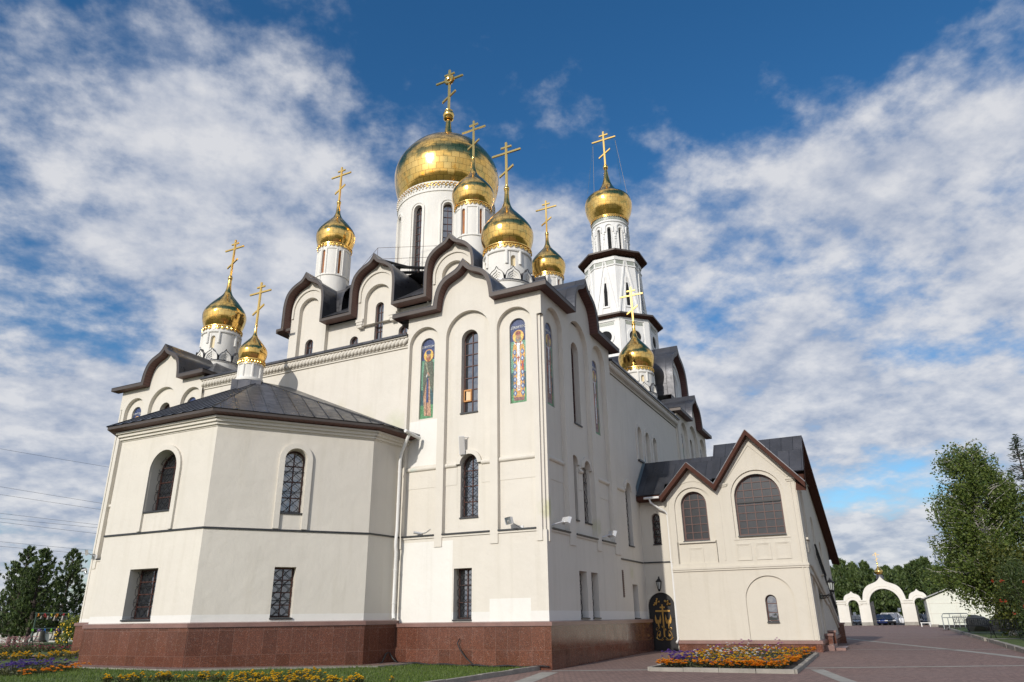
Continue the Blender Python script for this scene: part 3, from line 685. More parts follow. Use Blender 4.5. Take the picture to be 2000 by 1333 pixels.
for i in range(5):
    A, B = Vector((*e2[i], 8.765)), Vector((*e2[i + 1], 8.765)); U = (B - A).normalized(); mid_ = APX
    tri = [A, B, APX]
    uvf = lambda P: ((P - A).dot(U), ((P - A) - U * (P - A).dot(U)).length)
    b.face(tri, [uvf(q) for q in tri])
    # standing seams
    L = (B - A).length; n = int(L / .55); ax = (APX - A).dot(U); H_ = uvf(APX)[1]; V_ = ((APX - A) - U * ax) / H_
    nrm = U.cross(V_).normalized(); nrm = nrm if nrm.z > 0 else -nrm
    for k in range(1, n + 1):
        u = k * .55 - .1
        vm = H_ * (u / ax if u < ax else (L - u) / (L - ax)) if ax > 0.01 else 0
        if vm > .15: sb.tube([A + U * u + nrm * .012, A + U * u + V_ * vm + nrm * .012], .014, 4)
    sb.tube([A, APX], .03, 5)
b.face([Vector((*e2[0], 8.765)), APX, APW], [(0, 0), (3, 3), (0, 3)]); b.face([Vector((*e2[-1], 8.765)), APW, APX], [(0, 0), (0, 3), (3, 3)])
b.build('apse_roof', M['roof'], CATH); sb.build('roof_seam', M['roof'], CATH)
# gutter end and downpipe beside the apse
b = MB(); g0 = Vector((-.66, 5.92, 8.64))
b.tube([(-.9, 5.72, 8.72), (-.02, 5.62, 8.58)], .075, 8); b.tube([(-.62, 5.72, 8.62), (-.60, 5.85, 8.40), (-.42, 6.2, 7.95), (-.36, 6.30, 7.6), (-.33, 6.32, 4.9), (-.40, 6.30, 4.55), (-.40, 6.3, 4.3), (-.33, 6.32, 4.1), (-.33, 6.32, 1.85), (-.46, 6.2, 1.66)], .062, 10)
for z in (7.2, 5.9, 3.4, 2.2): b.tube([(-.33, 6.32, z), (-.33, 6.32, z + .05)], .075, 10)
b.build('downpipe', M['pipe'], CATH, smooth='auto')

# upper cube ---------------------------------------------------------
CX0, CX1, CY0, CY1 = 5.86, 19.45, 5.90, 19.58
def cube_face(fr, L, cs, detail, ext0=.38, ext1=.38, dz=0.0):
    z0, h, half = 18.13 - dz, 3.40, 1.56
    path = [(-ext0, z0)]
    for c in cs: path += ogee(c, half, z0, h, KC)
    path.append((L + ext1, z0))
    inn = offset(path, .14)
    b = MB(); hol = []
    if detail: hol = [arch(cs[0], .62, 14.6, 17.40), arch(cs[0] + 3.42, .60, 14.6, 16.95), arch(cs[1], .58, 14.0, 18.75), arch(cs[1] + 1.72, .60, 14.6, 16.95), arch(cs[2], .62, 14.6, 17.4)]
    b.panel(fr, [(.02, 13.2), (L - .02, 13.2), (L - .02, 18.0), (cs[1] + 1.0, 18.0), (cs[1] + 1.0, 18.92), (cs[1] - 1.0, 18.92), (cs[1] - 1.0, 18.0), (.02, 18.0)], hol, .26, .26 + .3)
    for c in cs:
        ins = [p for p in offset(ogee(c, half, z0, h, KC), .14)]
        lo = 17.38 if c == cs[1] else 13.2
        nw, nt = (1.8, 19.80) if c == cs[1] else (1.55, 20.05)
        out = [(c - half + .14, lo), (c + half - .14, lo)] + ins[::-1]
        b.panel(fr, out, [arch(c, nw, lo + .004, nt, 18)], 0, .27)
        b.face([fr.p(c - half + .14, lo, 0), fr.p(c - half + .14, z0, 0), fr.p(c - half + .14, z0, .27), fr.p(c - half + .14, lo, .27)]); b.face([fr.p(c + half - .14, lo, 0), fr.p(c + half - .14, z0, 0), fr.p(c + half - .14, z0, .27), fr.p(c + half - .14, lo, .27)])
        b.face([fr.p(c - half + .14, lo, 0), fr.p(c + half - .14, lo, 0), fr.p(c + half - .14, lo, .27), fr.p(c - half + .14, lo, .27)])
        b.quad(fr, c - nw / 2 - .02, 17.99 if c != cs[1] else 18.9, c + nw / 2 + .02, nt + .05, .262)
        b.ring(fr, arcopen(c, 2.62, 18.85, 20.66, 18), arcopen(c, 2.34, 18.85, 20.52, 18), -.08, .01)
        if c == cs[1]:
            for s in (-1, 1):
                a = c + s * 1.16
                for k, (w, za, zb_) in enumerate(((.50, 17.60, 17.78), (.42, 17.44, 17.60), (.32, 17.28, 17.44))): b.box(fr, a - w / 2, a + w / 2, za, zb_ - .002, -.10 + .03 * k, .26)
    b.build('gable_wall', M['plaster'], CATH)
    if detail:
        for c, w, zz0, zt in ((cs[0], .62, 14.6, 17.4), (cs[0] + 3.42, .60, 14.6, 16.95), (cs[1], .58, 14.0, 18.75), (cs[1] + 1.72, .60, 14.6, 16.95), (cs[2], .62, 14.6, 17.4)):
            window(CATH, fr, c, w, zz0, zt, .42, 2, 8 if zt > 18 else 6, True, False, sill=False)
    eave(CATH, fr, path, .58, .6, t=.16, roof=False)
    b = MB()
    for c in cs:
        up = offset(ogee(c, half, z0, h, KC), -.03, .9); b.strip(fr, up, up, -.592, 3.6); b.strip(fr, up, offset(up, .03), -.592, -.592)
    ed = [-ext0] + [e for c in cs for e in (c - half, c + half)] + [L + ext1]
    for i in range(2, len(ed) - 2, 2):
        a, e = ed[i], ed[i + 1]
        b.face([fr.p(a, z0 + .03, -.62), fr.p(e, z0 + .03, -.62), fr.p(e, z0 + 2.5, 2.9), fr.p(a, z0 + 2.5, 2.9)], [(a, 0), (e, 0), (e, 4), (a, 4)])
    b.build('ogee_roof', M['roof'], CATH, smooth='auto')
FC_E = F((CX0, CY0, 0), (0, 1, 0), (1, 0, 0))
cube_face(FC_E, CY1 - CY0, [7.76 - CY0, 12.88 - CY0, 18.0 - CY0], True)
cube_face(F((CX0, CY0, 0), (1, 0, 0), (0, 1, 0)), CX1 - CX0, [2.25, 6.84, 11.45], False, dz=.004)
cube_face(F((CX1, CY1, 0), (-1, 0, 0), (0, -1, 0)), CX1 - CX0, [2.25, 6.84, 11.45], False, dz=.004)
cube_face(F((CX1, CY1, 0), (0, -1, 0), (-1, 0, 0)), CY1 - CY0, [2.1, 6.84, 11.58], False)
b = MB(); b.wbox(8.6, 16.8, 8.8, 16.6, 18.4, 20.9); b.build('cube_core', M['plaster'], CATH)
b = MB(); b.face([(7.2, 7.6, 20.7), (18, 7.6, 20.7), (18, 18, 20.7), (7.2, 18, 20.7)], [(0, 0), (11, 0), (11, 11), (0, 11)]); b.build('deck_roof', M['roof'], CATH)

# domes --------------------------------------------------------------
def cylwall(b, c, r, z0, z1, holes, depth, n=64):
    c = Vector(c); br = set(2 * pi * i / n for i in range(n))
    hs = []
    for a, w, zb, zt in holes:
        a = a % (2 * pi); ha = w / 2 / r
        for k in range(9): br.add((a - ha + 2 * ha * k / 8) % (2 * pi))
        hs.append((a, ha, w, zb, zt))
    A = sorted(br); A = [x for i, x in enumerate(A) if i == 0 or x - A[i - 1] > 1e-5]; A.append(A[0] + 2 * pi)
    P = lambda t, z, d=0: c + Vector(((r - d) * cos(t), (r - d) * sin(t), z))
    def topz(t, h):
        a, ha, w, zb, zt = h; x = ((t - a + pi) % (2 * pi) - pi) * r
        return zt - w / 2 + sqrt(max(0, (w / 2) ** 2 - x * x))
    for i in range(len(A) - 1):
        t0, t1 = A[i], A[i + 1]; m = (t0 + t1) / 2; h = None
        for q in hs:
            if abs((m - q[0] + pi) % (2 * pi) - pi) < q[1]: h = q
        U = lambda *q: [(t * r, z) for t, z in q]
        if h is None: b.face([P(t0, z0), P(t1, z0), P(t1, z1), P(t0, z1)])
        else:
            za, zb_ = topz(t0, h), topz(t1, h)
            if h[3] > z0: b.face([P(t0, z0), P(t1, z0), P(t1, h[3]), P(t0, h[3])]); b.face([P(t0, h[3]), P(t1, h[3]), P(t1, h[3], depth), P(t0, h[3], depth)])
            b.face([P(t0, za), P(t1, zb_), P(t1, z1), P(t0, z1)]); b.face([P(t0, za), P(t1, zb_), P(t1, zb_, depth), P(t0, za, depth)])
    for a, ha, w, zb, zt in hs:
        for s in (-1, 1):
            t = a + s * ha; b.face([P(t, zb), P(t, zt - w / 2), P(t, zt - w / 2, depth), P(t, zb, depth)])
def radial(c, a, r): d = Vector((cos(a), sin(a), 0)); return F(Vector(c) + d * r, (-sin(a), cos(a), 0), -d)
BULB = [(.77, -.05), (.845, .10), (.91, .25), (.96, .41), (.995, .57), (1.01, .72), (1.002, .86), (.957, 1.01), (.875, 1.16), (.745, 1.346), (.59, 1.538), (.425, 1.731), (.265, 1.923), (.168, 2.115), (.113, 2.346), (.092, 2.65), (.086, 2.81)]
HELM = [(.80, -.06), (.86, .06), (.915, .18), (.96, .32), (.99, .48), (1.0, .66), (.962, .85), (.888, 1.0), (.80, 1.13), (.70, 1.25), (.565, 1.36), (.42, 1.45), (.30, 1.52), (.20, 1.585), (.13, 1.65), (.09, 1.72), (.066, 1.85), (.054, 2.0), (.046, 2.10)]
BELLB = [(.78, 0), (.86, .2), (.96, .45), (1.015, .7), (1.025, .92), (.985, 1.10), (.89, 1.24), (.64, 1.40), (.48, 1.56), (.345, 1.75), (.235, 1.95), (.155, 2.2), (.10, 2.5), (.062, 2.82)]
def cross(parent, c, H, big=False):
    fr = F(c, (0, -1, 0), (1, 0, 0)); t = H * .017; w = H * .0205; b = MB()
    b.box(fr, -w, w, 0, H, -t, t)
    for z, hw in ((H * .89, H * .115), (H * .755, H * .31)): b.box(fr, -hw, hw, z - w * .9, z + w * .9, -t * .9, t * .9)
    a, q = H * .15, H * .095; s = H * .34
    b.face([fr.p(-a, s - q - w, -t * .9), fr.p(a, s + q - w, -t * .9), fr.p(a, s + q + w, -t * .9), fr.p(-a, s - q + w, -t * .9)]); b.face([fr.p(-a, s - q - w, t * .9), fr.p(a, s + q - w, t * .9), fr.p(a, s + q + w, t * .9), fr.p(-a, s - q + w, t * .9)])
    for (x0, z0), (x1, z1) in (((-a, s - q - w), (a, s + q - w)), ((a, s + q - w), (a, s + q + w)), ((a, s + q + w), (-a, s - q + w)), ((-a, s - q + w), (-a, s - q - w))): b.face([fr.p(x0, z0, -t * .9), fr.p(x1, z1, -t * .9), fr.p(x1, z1, t * .9), fr.p(x0, z0, t * .9)])
    if big:
        n = 32; L0 = [((.085 if i % 2 else .115) * H * cos(2 * pi * i / n), H * .755 + (.085 if i % 2 else .115) * H * sin(2 * pi * i / n)) for i in range(n + 1)]
        b.panel(fr, L0[:-1], [], -t * 1.9, t * 1.9, osides=True); b.panel(fr, L0[:-1], [], t * 1.9, t * 1.9)
        b.sphere(fr.p(0, H * .755, -t * 1.6), H * .05, 14, 8)
    return b.build('cross', M['gold'], parent)
def scallop_trim(parent, c, r, z, n, drop):
    b = MB(); c = Vector(c)
    P = lambda a, zz, rr=r: c + Vector((rr * cos(a), rr * sin(a), zz))
    for i in range(n):
        a0, a1 = 2 * pi * i / n, 2 * pi * (i + 1) / n
        K = [(a0 + (a1 - a0) * k / 8, z - drop * (.45 + .55 * sin(pi * k / 8))) for k in range(9)]
        for k in range(8): b.face([P(K[k][0], z), P(K[k + 1][0], z), P(K[k + 1][0], K[k + 1][1]), P(K[k][0], K[k][1])])
        am = (a0 + a1) / 2; b.sphere(P(am, z - drop * .42, r + .01), drop * .22, 8, 5); b.sphere(P(a0, z - drop * .25, r + .01), drop * .13, 6, 4)
    b.lathe(c, [(r - .02, z - .02), (r + .05, z - .02), (r + .05, z + .035), (r - .02, z + .035)], 48)
    return b.build('scalloped_trim', M['gold'], parent)
def dome(x, y, zt, R, rd, zb, H, style, base=None, prof=BULB, tiles=22, ph=0.0, big=False, parent=None, drum_mat='white', name='onion_dome'):
    parent = parent or CATH
    c = (x, y, 0); b = MB()
    pf = [(rr * R, zt + z * R) for rr, z in smoothcurve(prof, 2)]
    th = 2 * pi * R / tiles * .82
    b.lathe(c, [(pf[0][0] * .9, zt - .01)] + pf + [(0, pf[-1][1])], 64 if R > 2 else 40, uvs=(tiles, th)); o = b.build(name, M['goldtile'], parent, smooth='auto')
    zo = pf[-1][1]; ro = .115 * R if not big else .42
    b = MB(); b.lathe(c, [(ro * .62, zo - .05), (ro * .9, zo), (ro * .9, zo + .03), (ro * .6, zo + .06)], 16); b.sphere((x, y, zo + ro * .9), ro, 18, 10); b.lathe(c, [(ro * .5, zo + ro * 1.6), (ro * .75, zo + ro * 1.75), (ro * .4, zo + ro * 2.1), (0, zo + ro * 2.1)], 14)
    b.build('orb', M['gold'], o, smooth=True)
    cross(o, (x, y, zo + ro * 1.9), H - zo - ro * 1.9, big)
    scallop_trim(o, c, rd + .05, zt + .02, 26 if R < 2 else 52, .23 if R < 2 else .26)
    d = MB(); tr = MB()
    if style == 'corner':
        an = [ph + pi / 4 * k for k in range(8)]; hol = [(a, .25, zb + .75, zt - .62) for a in an[::1] if True][::2]
        cylwall(d, c, rd, zb - .2, zt + .1, hol, .2)
        d.lathe(c, [(rd - .19, zb - .2), (rd - .19, zt)], 32)
        tr.lathe(c, [(rd, zt - .42), (rd + .07, zt - .40), (rd + .09, zt - .34), (rd + .07, zt - .28), (rd, zt - .26)], 48)
        for k, a in enumerate(an[::2]):
            for s in (-1, 1):
                aa = a + s * .33 / rd; P = lambda z: Vector(c) + Vector(((rd + .02) * cos(aa), (rd + .02) * sin(aa), z)); tr.tube([P(zt - .36), P(zt - 1.08)], .075, 8)
        pb = MB()
        for a in an[::2]: fr = radial(c, a, rd - .13); pb.quad(fr, -.14, zb + .7, .14, zt - .6, 0)
        pb.build('slit_panel', M['cream'], o)
    elif style == 'upper':
        an = [ph + pi / 3 * k for k in range(6)]; hol = [(a, .20, zb + .12, zt - .42) for a in an]
        cylwall(d, c, rd, zb - 2.6, zt + .1, hol, .2); d.lathe(c, [(rd - .19, zb - .1), (rd - .19, zt)], 32)
        for z in (zb, zt - .38):
            if z == zb: tr.lathe(c, [(rd, z - .05), (rd + .055, z - .03), (rd + .055, z + .03), (rd, z + .05)], 48)
        for a in an:
            for s in (-1, 1):
                aa = a + s * .22 / rd; P = lambda z: Vector(c) + Vector((rd * cos(aa), rd * sin(aa), z)); tr.tube([P(zt - .34), P(zb)], .05, 8)
            a0, a1 = a + .22 / rd, a + pi / 3 - .22 / rd
            tr.tube([Vector(c) + Vector((rd * cos(t), rd * sin(t), zt - .34)) for t in [a0 + (a1 - a0) * k / 6 for k in range(7)]], .05, 8)
        pb = MB()
        for a in an: fr = radial(c, a, rd - .12); pb.quad(fr, -.11, zb + .1, .11, zt - .4, 0)
        pb.build('slit_panel', M['rust'], o)
    elif style == 'main':
        an = [radians(214.6) + 2 * pi / 10 * k for k in range(10)]; w0, z0_, z1_ = .66, 21.6, 27.1
        cylwall(d, c, rd, zb, zt + .2, [(a, w0, z0_, z1_) for a in an], .32, 96)
        tr.lathe(c, [(rd, zt - .62), (rd + .06, zt - .60), (rd + .06, zt - .52), (rd, zt - .50)], 96)
        n = 84
        for k in range(n):
            a = 2 * pi * k / n; fr = radial(c, a, rd)
            tr.box(fr, -.045, .045, zt - .34, zt - .16, -.07, .02)
            if k % 1 == 0: tr.box(fr, -.10, .02, zt - .17, zt - .10, -.13, .02); tr.box(fr, .03, .11, zt - .07, zt + .03, -.13, .02)
        for a in an:
            fr = radial(c, a, rd - .02)
            tr.ring(fr, arcopen(0, w0 + .42, z0_, z1_ + .22), arcopen(0, w0 + .26, z0_, z1_ + .14), -.06, .04)
            fw = radial(c, a, rd - .30); window(o, fw, 0, w0, z0_, z1_, 0.0, 2, 11, True, False, sill=False)
    elif style == 'apse':
        cylwall(d, c, rd, zb, zt + .1, [], .1, 48)
        tr.lathe(c, [(rd, zb - .06), (rd + .09, zb - .04), (rd + .11, zb + .03), (rd + .09, zb + .10), (rd, zb + .12)], 40); tr.lathe(c, [(rd, zt - .22), (rd + .05, zt - .20), (rd + .05, zt - .13), (rd, zt - .11)], 40)
        for k in range(8):
            a = pi / 4 * k + .2; P = lambda z: Vector(c) + Vector((rd * cos(a), rd * sin(a), z)); tr.tube([P(zb), P(zt - .15)], .06, 8)
    if d.f: d.build('drum', M[drum_mat], o, smooth='auto'); tr.build('drum_moulding', M[drum_mat], o, smooth='auto')
    if base:
        rb, z0, ko = base
        b = MB(); b.lathe(c, [(rb, z0), (rb, zb - .12), (rb + .05, zb - .10), (rb + .05, zb - .03), (rd, zb + .04)], 48); b.build('drum_base', M[drum_mat], o, smooth='auto')
        b = MB(); b.lathe(c, [(rb + .08, zb - .06), (rb + .08, zb - .02), (rd, zb + .05)], 48); b.build('flashing', M['roof'], o)
        if ko:
            n = 10; kb = MB(); kt = MB()
            for k in range(n):
                fr = radial(c, 2 * pi * k / n + ph * .5, rb + .01); w = 2 * pi * rb / n * .46
                L0 = [(u, z) for u, z in ogee(0, w, zb, .66, KB)]
                for j, (sc, d0) in enumerate(((1, 0), (.78, .05), (.58, .09), (.40, .13))):
                    nx = [(u * (.78, .58, .40, .2)[j], zb + (z - zb) * (.78, .58, .40, .2)[j]) for u, z in L0]; cu = [(u * sc, zb + (z - zb) * sc) for u, z in L0]
                    kb.ring(fr, cu, nx, d0, d0 + .06)
                kb.strip(fr, L0, L0, 0, .24); kt.strip(fr, offset(L0, -.02), offset(L0, -.02), -.03, .26)
            kb.build('kokoshnik_band', M[drum_mat], o); kt.build('kokoshnik_capping', M['roof'], o)
    return o
dome(3.80, 3.42, 18.35, 1.30, 1.12, 16.40, 24.98, 'corner', (1.27, 14.4, True), ph=radians(222))
dome(3.60, 22.58, 17.86, 1.24, 1.05, 15.72, 24.15, 'corner', (1.22, 13.6, True), ph=radians(205))
dome(24.5, 3.36, 18.42, 1.31, 1.12, 16.55, 25.3, 'corner', (1.27, 14.3, True), ph=radians(215))
for (x, y), ph in (((7.64, 18.03), 183), ((7.62, 7.62), 178), ((18.05, 7.42), 190), ((18.05, 18.0), 180)): dome(x, y, 24.16, 1.25, 1.03, 21.95, 30.62, 'upper', None, ph=radians(ph))
dome(12.8, 12.8, 28.55, 3.71, 3.33, 19.5, 40.95, 'main', None, prof=HELM, tiles=44, big=True)
dome(-2.05, 13.55, 12.60, .63, .50, 11.68, 16.65, 'apse', None, tiles=16)
b = MB(); fr = F((-2.05, 13.55, 0), (-.6, .8, 0), (.8, .6, 0)); b.box(fr, -.62, .62, 10.6, 11.60, -.62, .62); b.build('dome_curb', M['roof'], CATH)
# service platform and handrail on the roof beside the great drum
b = MB()
b.tube([(8.2, 14.9, 22.05), (9.6, 12.2, 22.05)], .10, 6); b.tube([(7.9, 14.6, 22.3), (9.3, 11.9, 22.15)], .10, 6); b.tube([(7.7, 14.9, 22.6), (8.6, 13.4, 22.15)], .09, 6); b.tube([(7.6, 14.4, 22.6), (8.6, 12.8, 22.1)], .09, 6)
for x, y in ((8.0, 14.6), (8.6, 13.5), (9.2, 12.4)): b.tube([(x, y, 20.6), (x, y, 22.2)], .06, 6)
b.build('roof_platform', M['iron'], CATH)
b = MB()
for z in (22.9, 23.7): b.tube([(8.0, 14.8, z), (9.6, 11.2, z)], .012, 5)
for k in range(4): b.tube([(8.0 + .53 * k, 14.8 - 1.2 * k, 21.0), (8.0 + .53 * k, 14.8 - 1.2 * k, 23.7)], .012, 5)
b.tube([(8.0, 14.8, 23.7), (7.2, 15.9, 21.6)], .012, 5); b.tube([(8.0, 14.8, 22.9), (7.4, 15.7, 21.4)], .012, 5)
b.build('roof_handrail', M['brown'], CATH)

# west arm with its own ogee gable
FN = F((26.3, 1.75, 0), (1, 0, 0), (0, 1, 0)); b = MB(); og = ogee(2.5, 2.3, 16.6, 4.9, KC)
b.panel(FN, [(.2, 13.5), (4.8, 13.5)] + [p for p in offset(og, .12)][::-1], [arch(2.5, 2.0, 14, 19.3, 16)], 0, .3); b.quad(FN, .4, 13.6, 4.6, 19.6, .34)
b.ring(FN, arcopen(2.5, 3.5, 16.8, 20.15), arcopen(2.5, 3.1, 16.8, 19.95), -.08, .02); b.wbox(26.5, 26.7, 1.77, 8, 13.5, 16.9); b.build('gable_wall', M['tower'], CATH)
eave(CATH, FN, [(-.9, 16.6)] + og + [(5.4, 16.6)], .5, 6.0, t=.3)

# ------------------------------------------------------------------ bell tower
TOW = thing('bell_tower', 'tall white octagonal bell tower with brown eaves and one gold onion dome, behind the cathedral', 'bell tower', (0, 0, 0))
TX, TY = 50.1, 12.8
def octpts(r, z, ph=22.5): return [Vector((TX + r * cos(radians(ph + 45 * k)), TY + r * sin(radians(ph + 45 * k)), z)) for k in range(8)]
def octwall(b, z0, r0, z1, r1):
    A, B = octpts(r0, z0), octpts(r1, z1)
    for k in range(8): b.face([A[k], A[(k + 1) % 8], B[(k + 1) % 8], B[k]])
def octframe(k, r0, z0, r1, z1):
    A, B = octpts(r0, z0), octpts(r1, z1); m0 = (A[k] + A[(k + 1) % 8]) / 2; m1 = (B[k] + B[(k + 1) % 8]) / 2
    U = (A[(k + 1) % 8] - A[k]).normalized(); Z = (m1 - m0) / (z1 - z0); inw = Vector((TX, TY, m0.z)) - m0; inw.normalize(); return F(m0 - Z * z0, U, inw, Z)
b = MB(); octwall(b, .1, 4.55, 32.6, 4.5); b.build('lower_wall', M['tower'], TOW)
tr = MB(); dk = MB(); mb2 = MB()
for k in range(8):
    fr = octframe(k, 4.55, 0.1, 4.5, 32.6); hw = 4.5 * sin(pi / 8)
    tr.box(fr, -hw, -hw + .55, 18, 32.3, -.12, .02); tr.box(fr, hw - .55, hw, 18, 32.3, -.12, .02); tr.box(fr, -hw, hw, 32.15, 32.5, -.10, .02)
    fz = MB(); fz.box(fr, -hw + .7, hw - .7, 31.72, 32.05, -.03, .02); fz.build('mosaic_frieze', mosmat((.30, .32, .27)), TOW)
    c = [(1.0 * cos(2 * pi * i / 28), 30.35 + 1.0 * sin(2 * pi * i / 28)) for i in range(29)]; c2 = [(.72 * cos(2 * pi * i / 28), 30.35 + .72 * sin(2 * pi * i / 28)) for i in range(29)]
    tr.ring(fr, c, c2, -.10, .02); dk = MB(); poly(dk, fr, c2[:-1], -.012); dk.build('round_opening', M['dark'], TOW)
b = MB(); octwall(b, 33.1, 3.60, 40.7, 3.28); b.build('upper_wall', M['tower'], TOW)
for k in range(8):
    fr = octframe(k, 3.60, 33.1, 3.28, 40.7); hw = 3.28 * sin(pi / 8); hb = 3.6 * sin(pi / 8)
    for s in (-1, 1):     # raised inverted V ribs meeting at the corners
        P4 = [(s * .02, 40.2), (s * .17, 40.2), (s * hb * .99, 33.3), (s * (hb - .2), 33.3)]
        tr.face([fr.p(u, z, -.13) for u, z in P4])
        for (ua, za), (ue, ze) in ((P4[0], P4[3]), (P4[1], P4[2])): tr.face([fr.p(ua, za, -.13), fr.p(ue, ze, -.13), fr.p(ue, ze, .02), fr.p(ua, za, .02)])
        P5 = [(s * .02, 38.2), (s * .10, 38.2), (s * .62, 33.3), (s * .52, 33.3)]
        tr.face([fr.p(u, z, -.07) for u, z in P5]); tr.face([fr.p(*P5[1], -.07), fr.p(*P5[2], -.07), fr.p(*P5[2], .02), fr.p(*P5[1], .02)])
    tr.box(fr, -hw, hw, 39.55, 39.7, -.10, .02); tr.box(fr, -hw, hw, 40.25, 40.7, -.10, .02); fz = MB(); fz.box(fr, -hw + .1, hw - .1, 39.72, 40.24, -.03, .02); fz.build('mosaic_frieze', mosmat((.30, .32, .27)), TOW)
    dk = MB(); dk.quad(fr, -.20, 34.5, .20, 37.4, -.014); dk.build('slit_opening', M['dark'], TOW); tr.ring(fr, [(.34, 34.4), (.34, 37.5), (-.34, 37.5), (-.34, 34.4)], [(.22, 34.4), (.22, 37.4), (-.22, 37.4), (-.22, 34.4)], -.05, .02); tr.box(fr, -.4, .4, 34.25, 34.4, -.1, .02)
dr = MB(); hol = [(2 * pi / 10 * k + .25, .42, 42.2, 45.2) for k in range(10)]; cylwall(dr, (TX, TY, 0), 2.16, 41.0, 47.0, hol, .3, 60); dr.build('belfry_drum', M['tower'], TOW, smooth='auto')
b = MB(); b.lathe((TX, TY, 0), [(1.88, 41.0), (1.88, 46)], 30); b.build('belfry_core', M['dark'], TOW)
for k in range(10):
    a = 2 * pi / 10 * k + .25; fr = radial((TX, TY, 0), a, 2.14); tr.ring(fr, arcopen(0, 1.05, 44.6, 45.72), arcopen(0, .80, 44.6, 45.6), -.12, .02)
    tr.ring(fr, arcopen(0, .62, 42.0, 45.3), arcopen(0, .46, 42.0, 45.22), -.07, .02)
    f2 = radial((TX, TY, 0), a + pi / 10, 2.14); tr.box(f2, -.14, .14, 44.3, 44.7, -.16, .02); tr.box(f2, -.09, .09, 43.9, 44.3, -.12, .02); tr.sphere(f2.p(0, 43.7, -.04), .13, 8, 6)
    tr.face([f2.p(-.34, 41.6, -.06), f2.p(-.22, 41.6, -.06), f2.p(0, 43.4, -.1), f2.p(-.03, 43.6, -.1)]); tr.face([f2.p(.34, 41.6, -.06), f2.p(.22, 41.6, -.06), f2.p(0, 43.4, -.1), f2.p(.03, 43.6, -.1)])
tr.lathe((TX, TY, 0), [(2.16, 45.98), (2.28, 46.0), (2.28, 46.1), (2.16, 46.12)], 48)
mb2.lathe((TX, TY, 0), [(2.17, 46.3), (2.19, 46.3), (2.19, 46.75), (2.17, 46.75)], 48)
tr.build('moulding', M['tower'], TOW); mb2.build('mosaic_frieze', mosmat((.30, .32, .27)), TOW)
for z, r, rw, zr, rr in ((32.66, 5.30, 4.5, 33.3, 3.5), (41.12, 4.15, 3.3, 42.0, 2.1)):
    A, B, C_ = octpts(r, z), octpts(r, z + .2), octpts(rr, zr); D = octpts(rw - .1, z - .22); b = MB(); s = MB(); f_ = MB()
    for k in range(8):
        j = (k + 1) % 8; f_.face([A[k], A[j], B[j], B[k]]); b.face([B[k], B[j], C_[j], C_[k]], [(0, 0), (3, 0), (2.4, 1.5), (.6, 1.5)]); s.face([A[k], A[j], D[j], D[k]], [(0, 0), (3, 0), (2.6, 1), (.4, 1)])
    f_.build('fascia', M['fascia'], TOW); b.build('roof', M['roof'], TOW); s.build('soffit', M['brown'], TOW)
dome(TX, TY, 46.9, 2.84, 2.24, 46.6, 60.7, 'none', None, prof=BELLB, tiles=30, parent=TOW, drum_mat='tower')
b = MB()
for s in (-1, 1):
    for q in (-1, 1): b.tube([(TX, TY + s * 1.5, 59.0), (TX + q * 1.2, TY + s * 2.2, 51.2)], .012, 3)
b.build('stay_chain', M['gold'], TOW)

# ------------------------------------------------------------------ side wing with two gables
WING = thing('side_wing', 'two-gabled cream stair wing with brown bargeboards and dark roof, built against the cathedral side', 'building', (0, 0, 0))
AX = 11.85; FW = F((AX, 0, 0), (0, -1, 0), (1, 0, 0)); RZ = .115        # u = -y
b = MB()
out = [(1.28, .5), (7.45, .5), (7.45, 7.72), (5.55, 9.86), (3.75, 7.38), (2.55, 8.56), (1.28, 7.24)]
b.panel(FW, out, [arch(2.575, 1.86, 3.98, 7.57 + .02, 18), arch(5.64, 2.42, 5.02, 8.16, 20), arch(5.60, 2.12, .56, 3.32, 20)], 0, .09)
holes = [arch(2.58, 1.26, 5.05, 7.40, 18), arch(5.64, 2.14, 5.14, 7.98, 20), arch(5.62, .50, 1.36, 2.50, 14)]
b.panel(FW, [(1.4, .55), (7.3, .55), (7.3, 7.3), (6.5, 8.3), (4.7, 8.3), (3.75, 7.1), (3.1, 7.7), (2.0, 7.7), (1.4, 7.1)], holes, .09, .42)
b.panel(FW, rect(-.17, 1.30, .1, 7.3), [arch(.545, 1.32, .105, 2.72, 18), arch(.62, .42, 4.98, 6.47, 12)], .10, .40)
b.face([FW.p(1.28, .1, 0), FW.p(1.28, 7.2, 0), FW.p(1.28, 7.2, .12), FW.p(1.28, .1, .12)])
b.box(FW, 1.30, 1.53, 3.98, 4.9, .0, .0001) if False else None
b.build('front_wall', M['wing'], WING)
b = MB()
b.ring(FW, arcopen(2.575, 2.62, 4.05, 7.95, 18), arcopen(2.575, 2.46, 4.05, 7.87, 18), -.025, .01)
b.box(FW, 1.70, 3.46, 4.93, 4.99, -.03, .10)
for u0, u1 in ((1.62, 1.66), (3.49, 3.53)): b.box(FW, u0, u1, 3.98, 5.0, -.0, .09)
for u0, u1, z0, z1 in ((2.13, 2.84, 3.98, 4.72), (4.40, 5.08, 4.02, 4.78), (5.27, 5.95, 4.02, 4.78), (6.13, 6.81, 4.02, 4.78)):
    L0 = [(u0, z0), (u1, z0), (u1, z1), (u0, z1), (u0, z0)]; L1 = [(u0 + .05, z0 + .05), (u1 - .05, z0 + .05), (u1 - .05, z1 - .05), (u0 + .05, z1 - .05), (u0 + .05, z0 + .05)]
    L2 = [(u0 + .10, z0 + .10), (u1 - .10, z0 + .10), (u1 - .10, z1 - .10), (u0 + .10, z1 - .10), (u0 + .10, z0 + .10)]
    dd = .06 if u0 < 3 else -.035; b.ring(FW, L0, L1, dd, .1); b.ring(FW, L1, L2, dd + .02, .1)
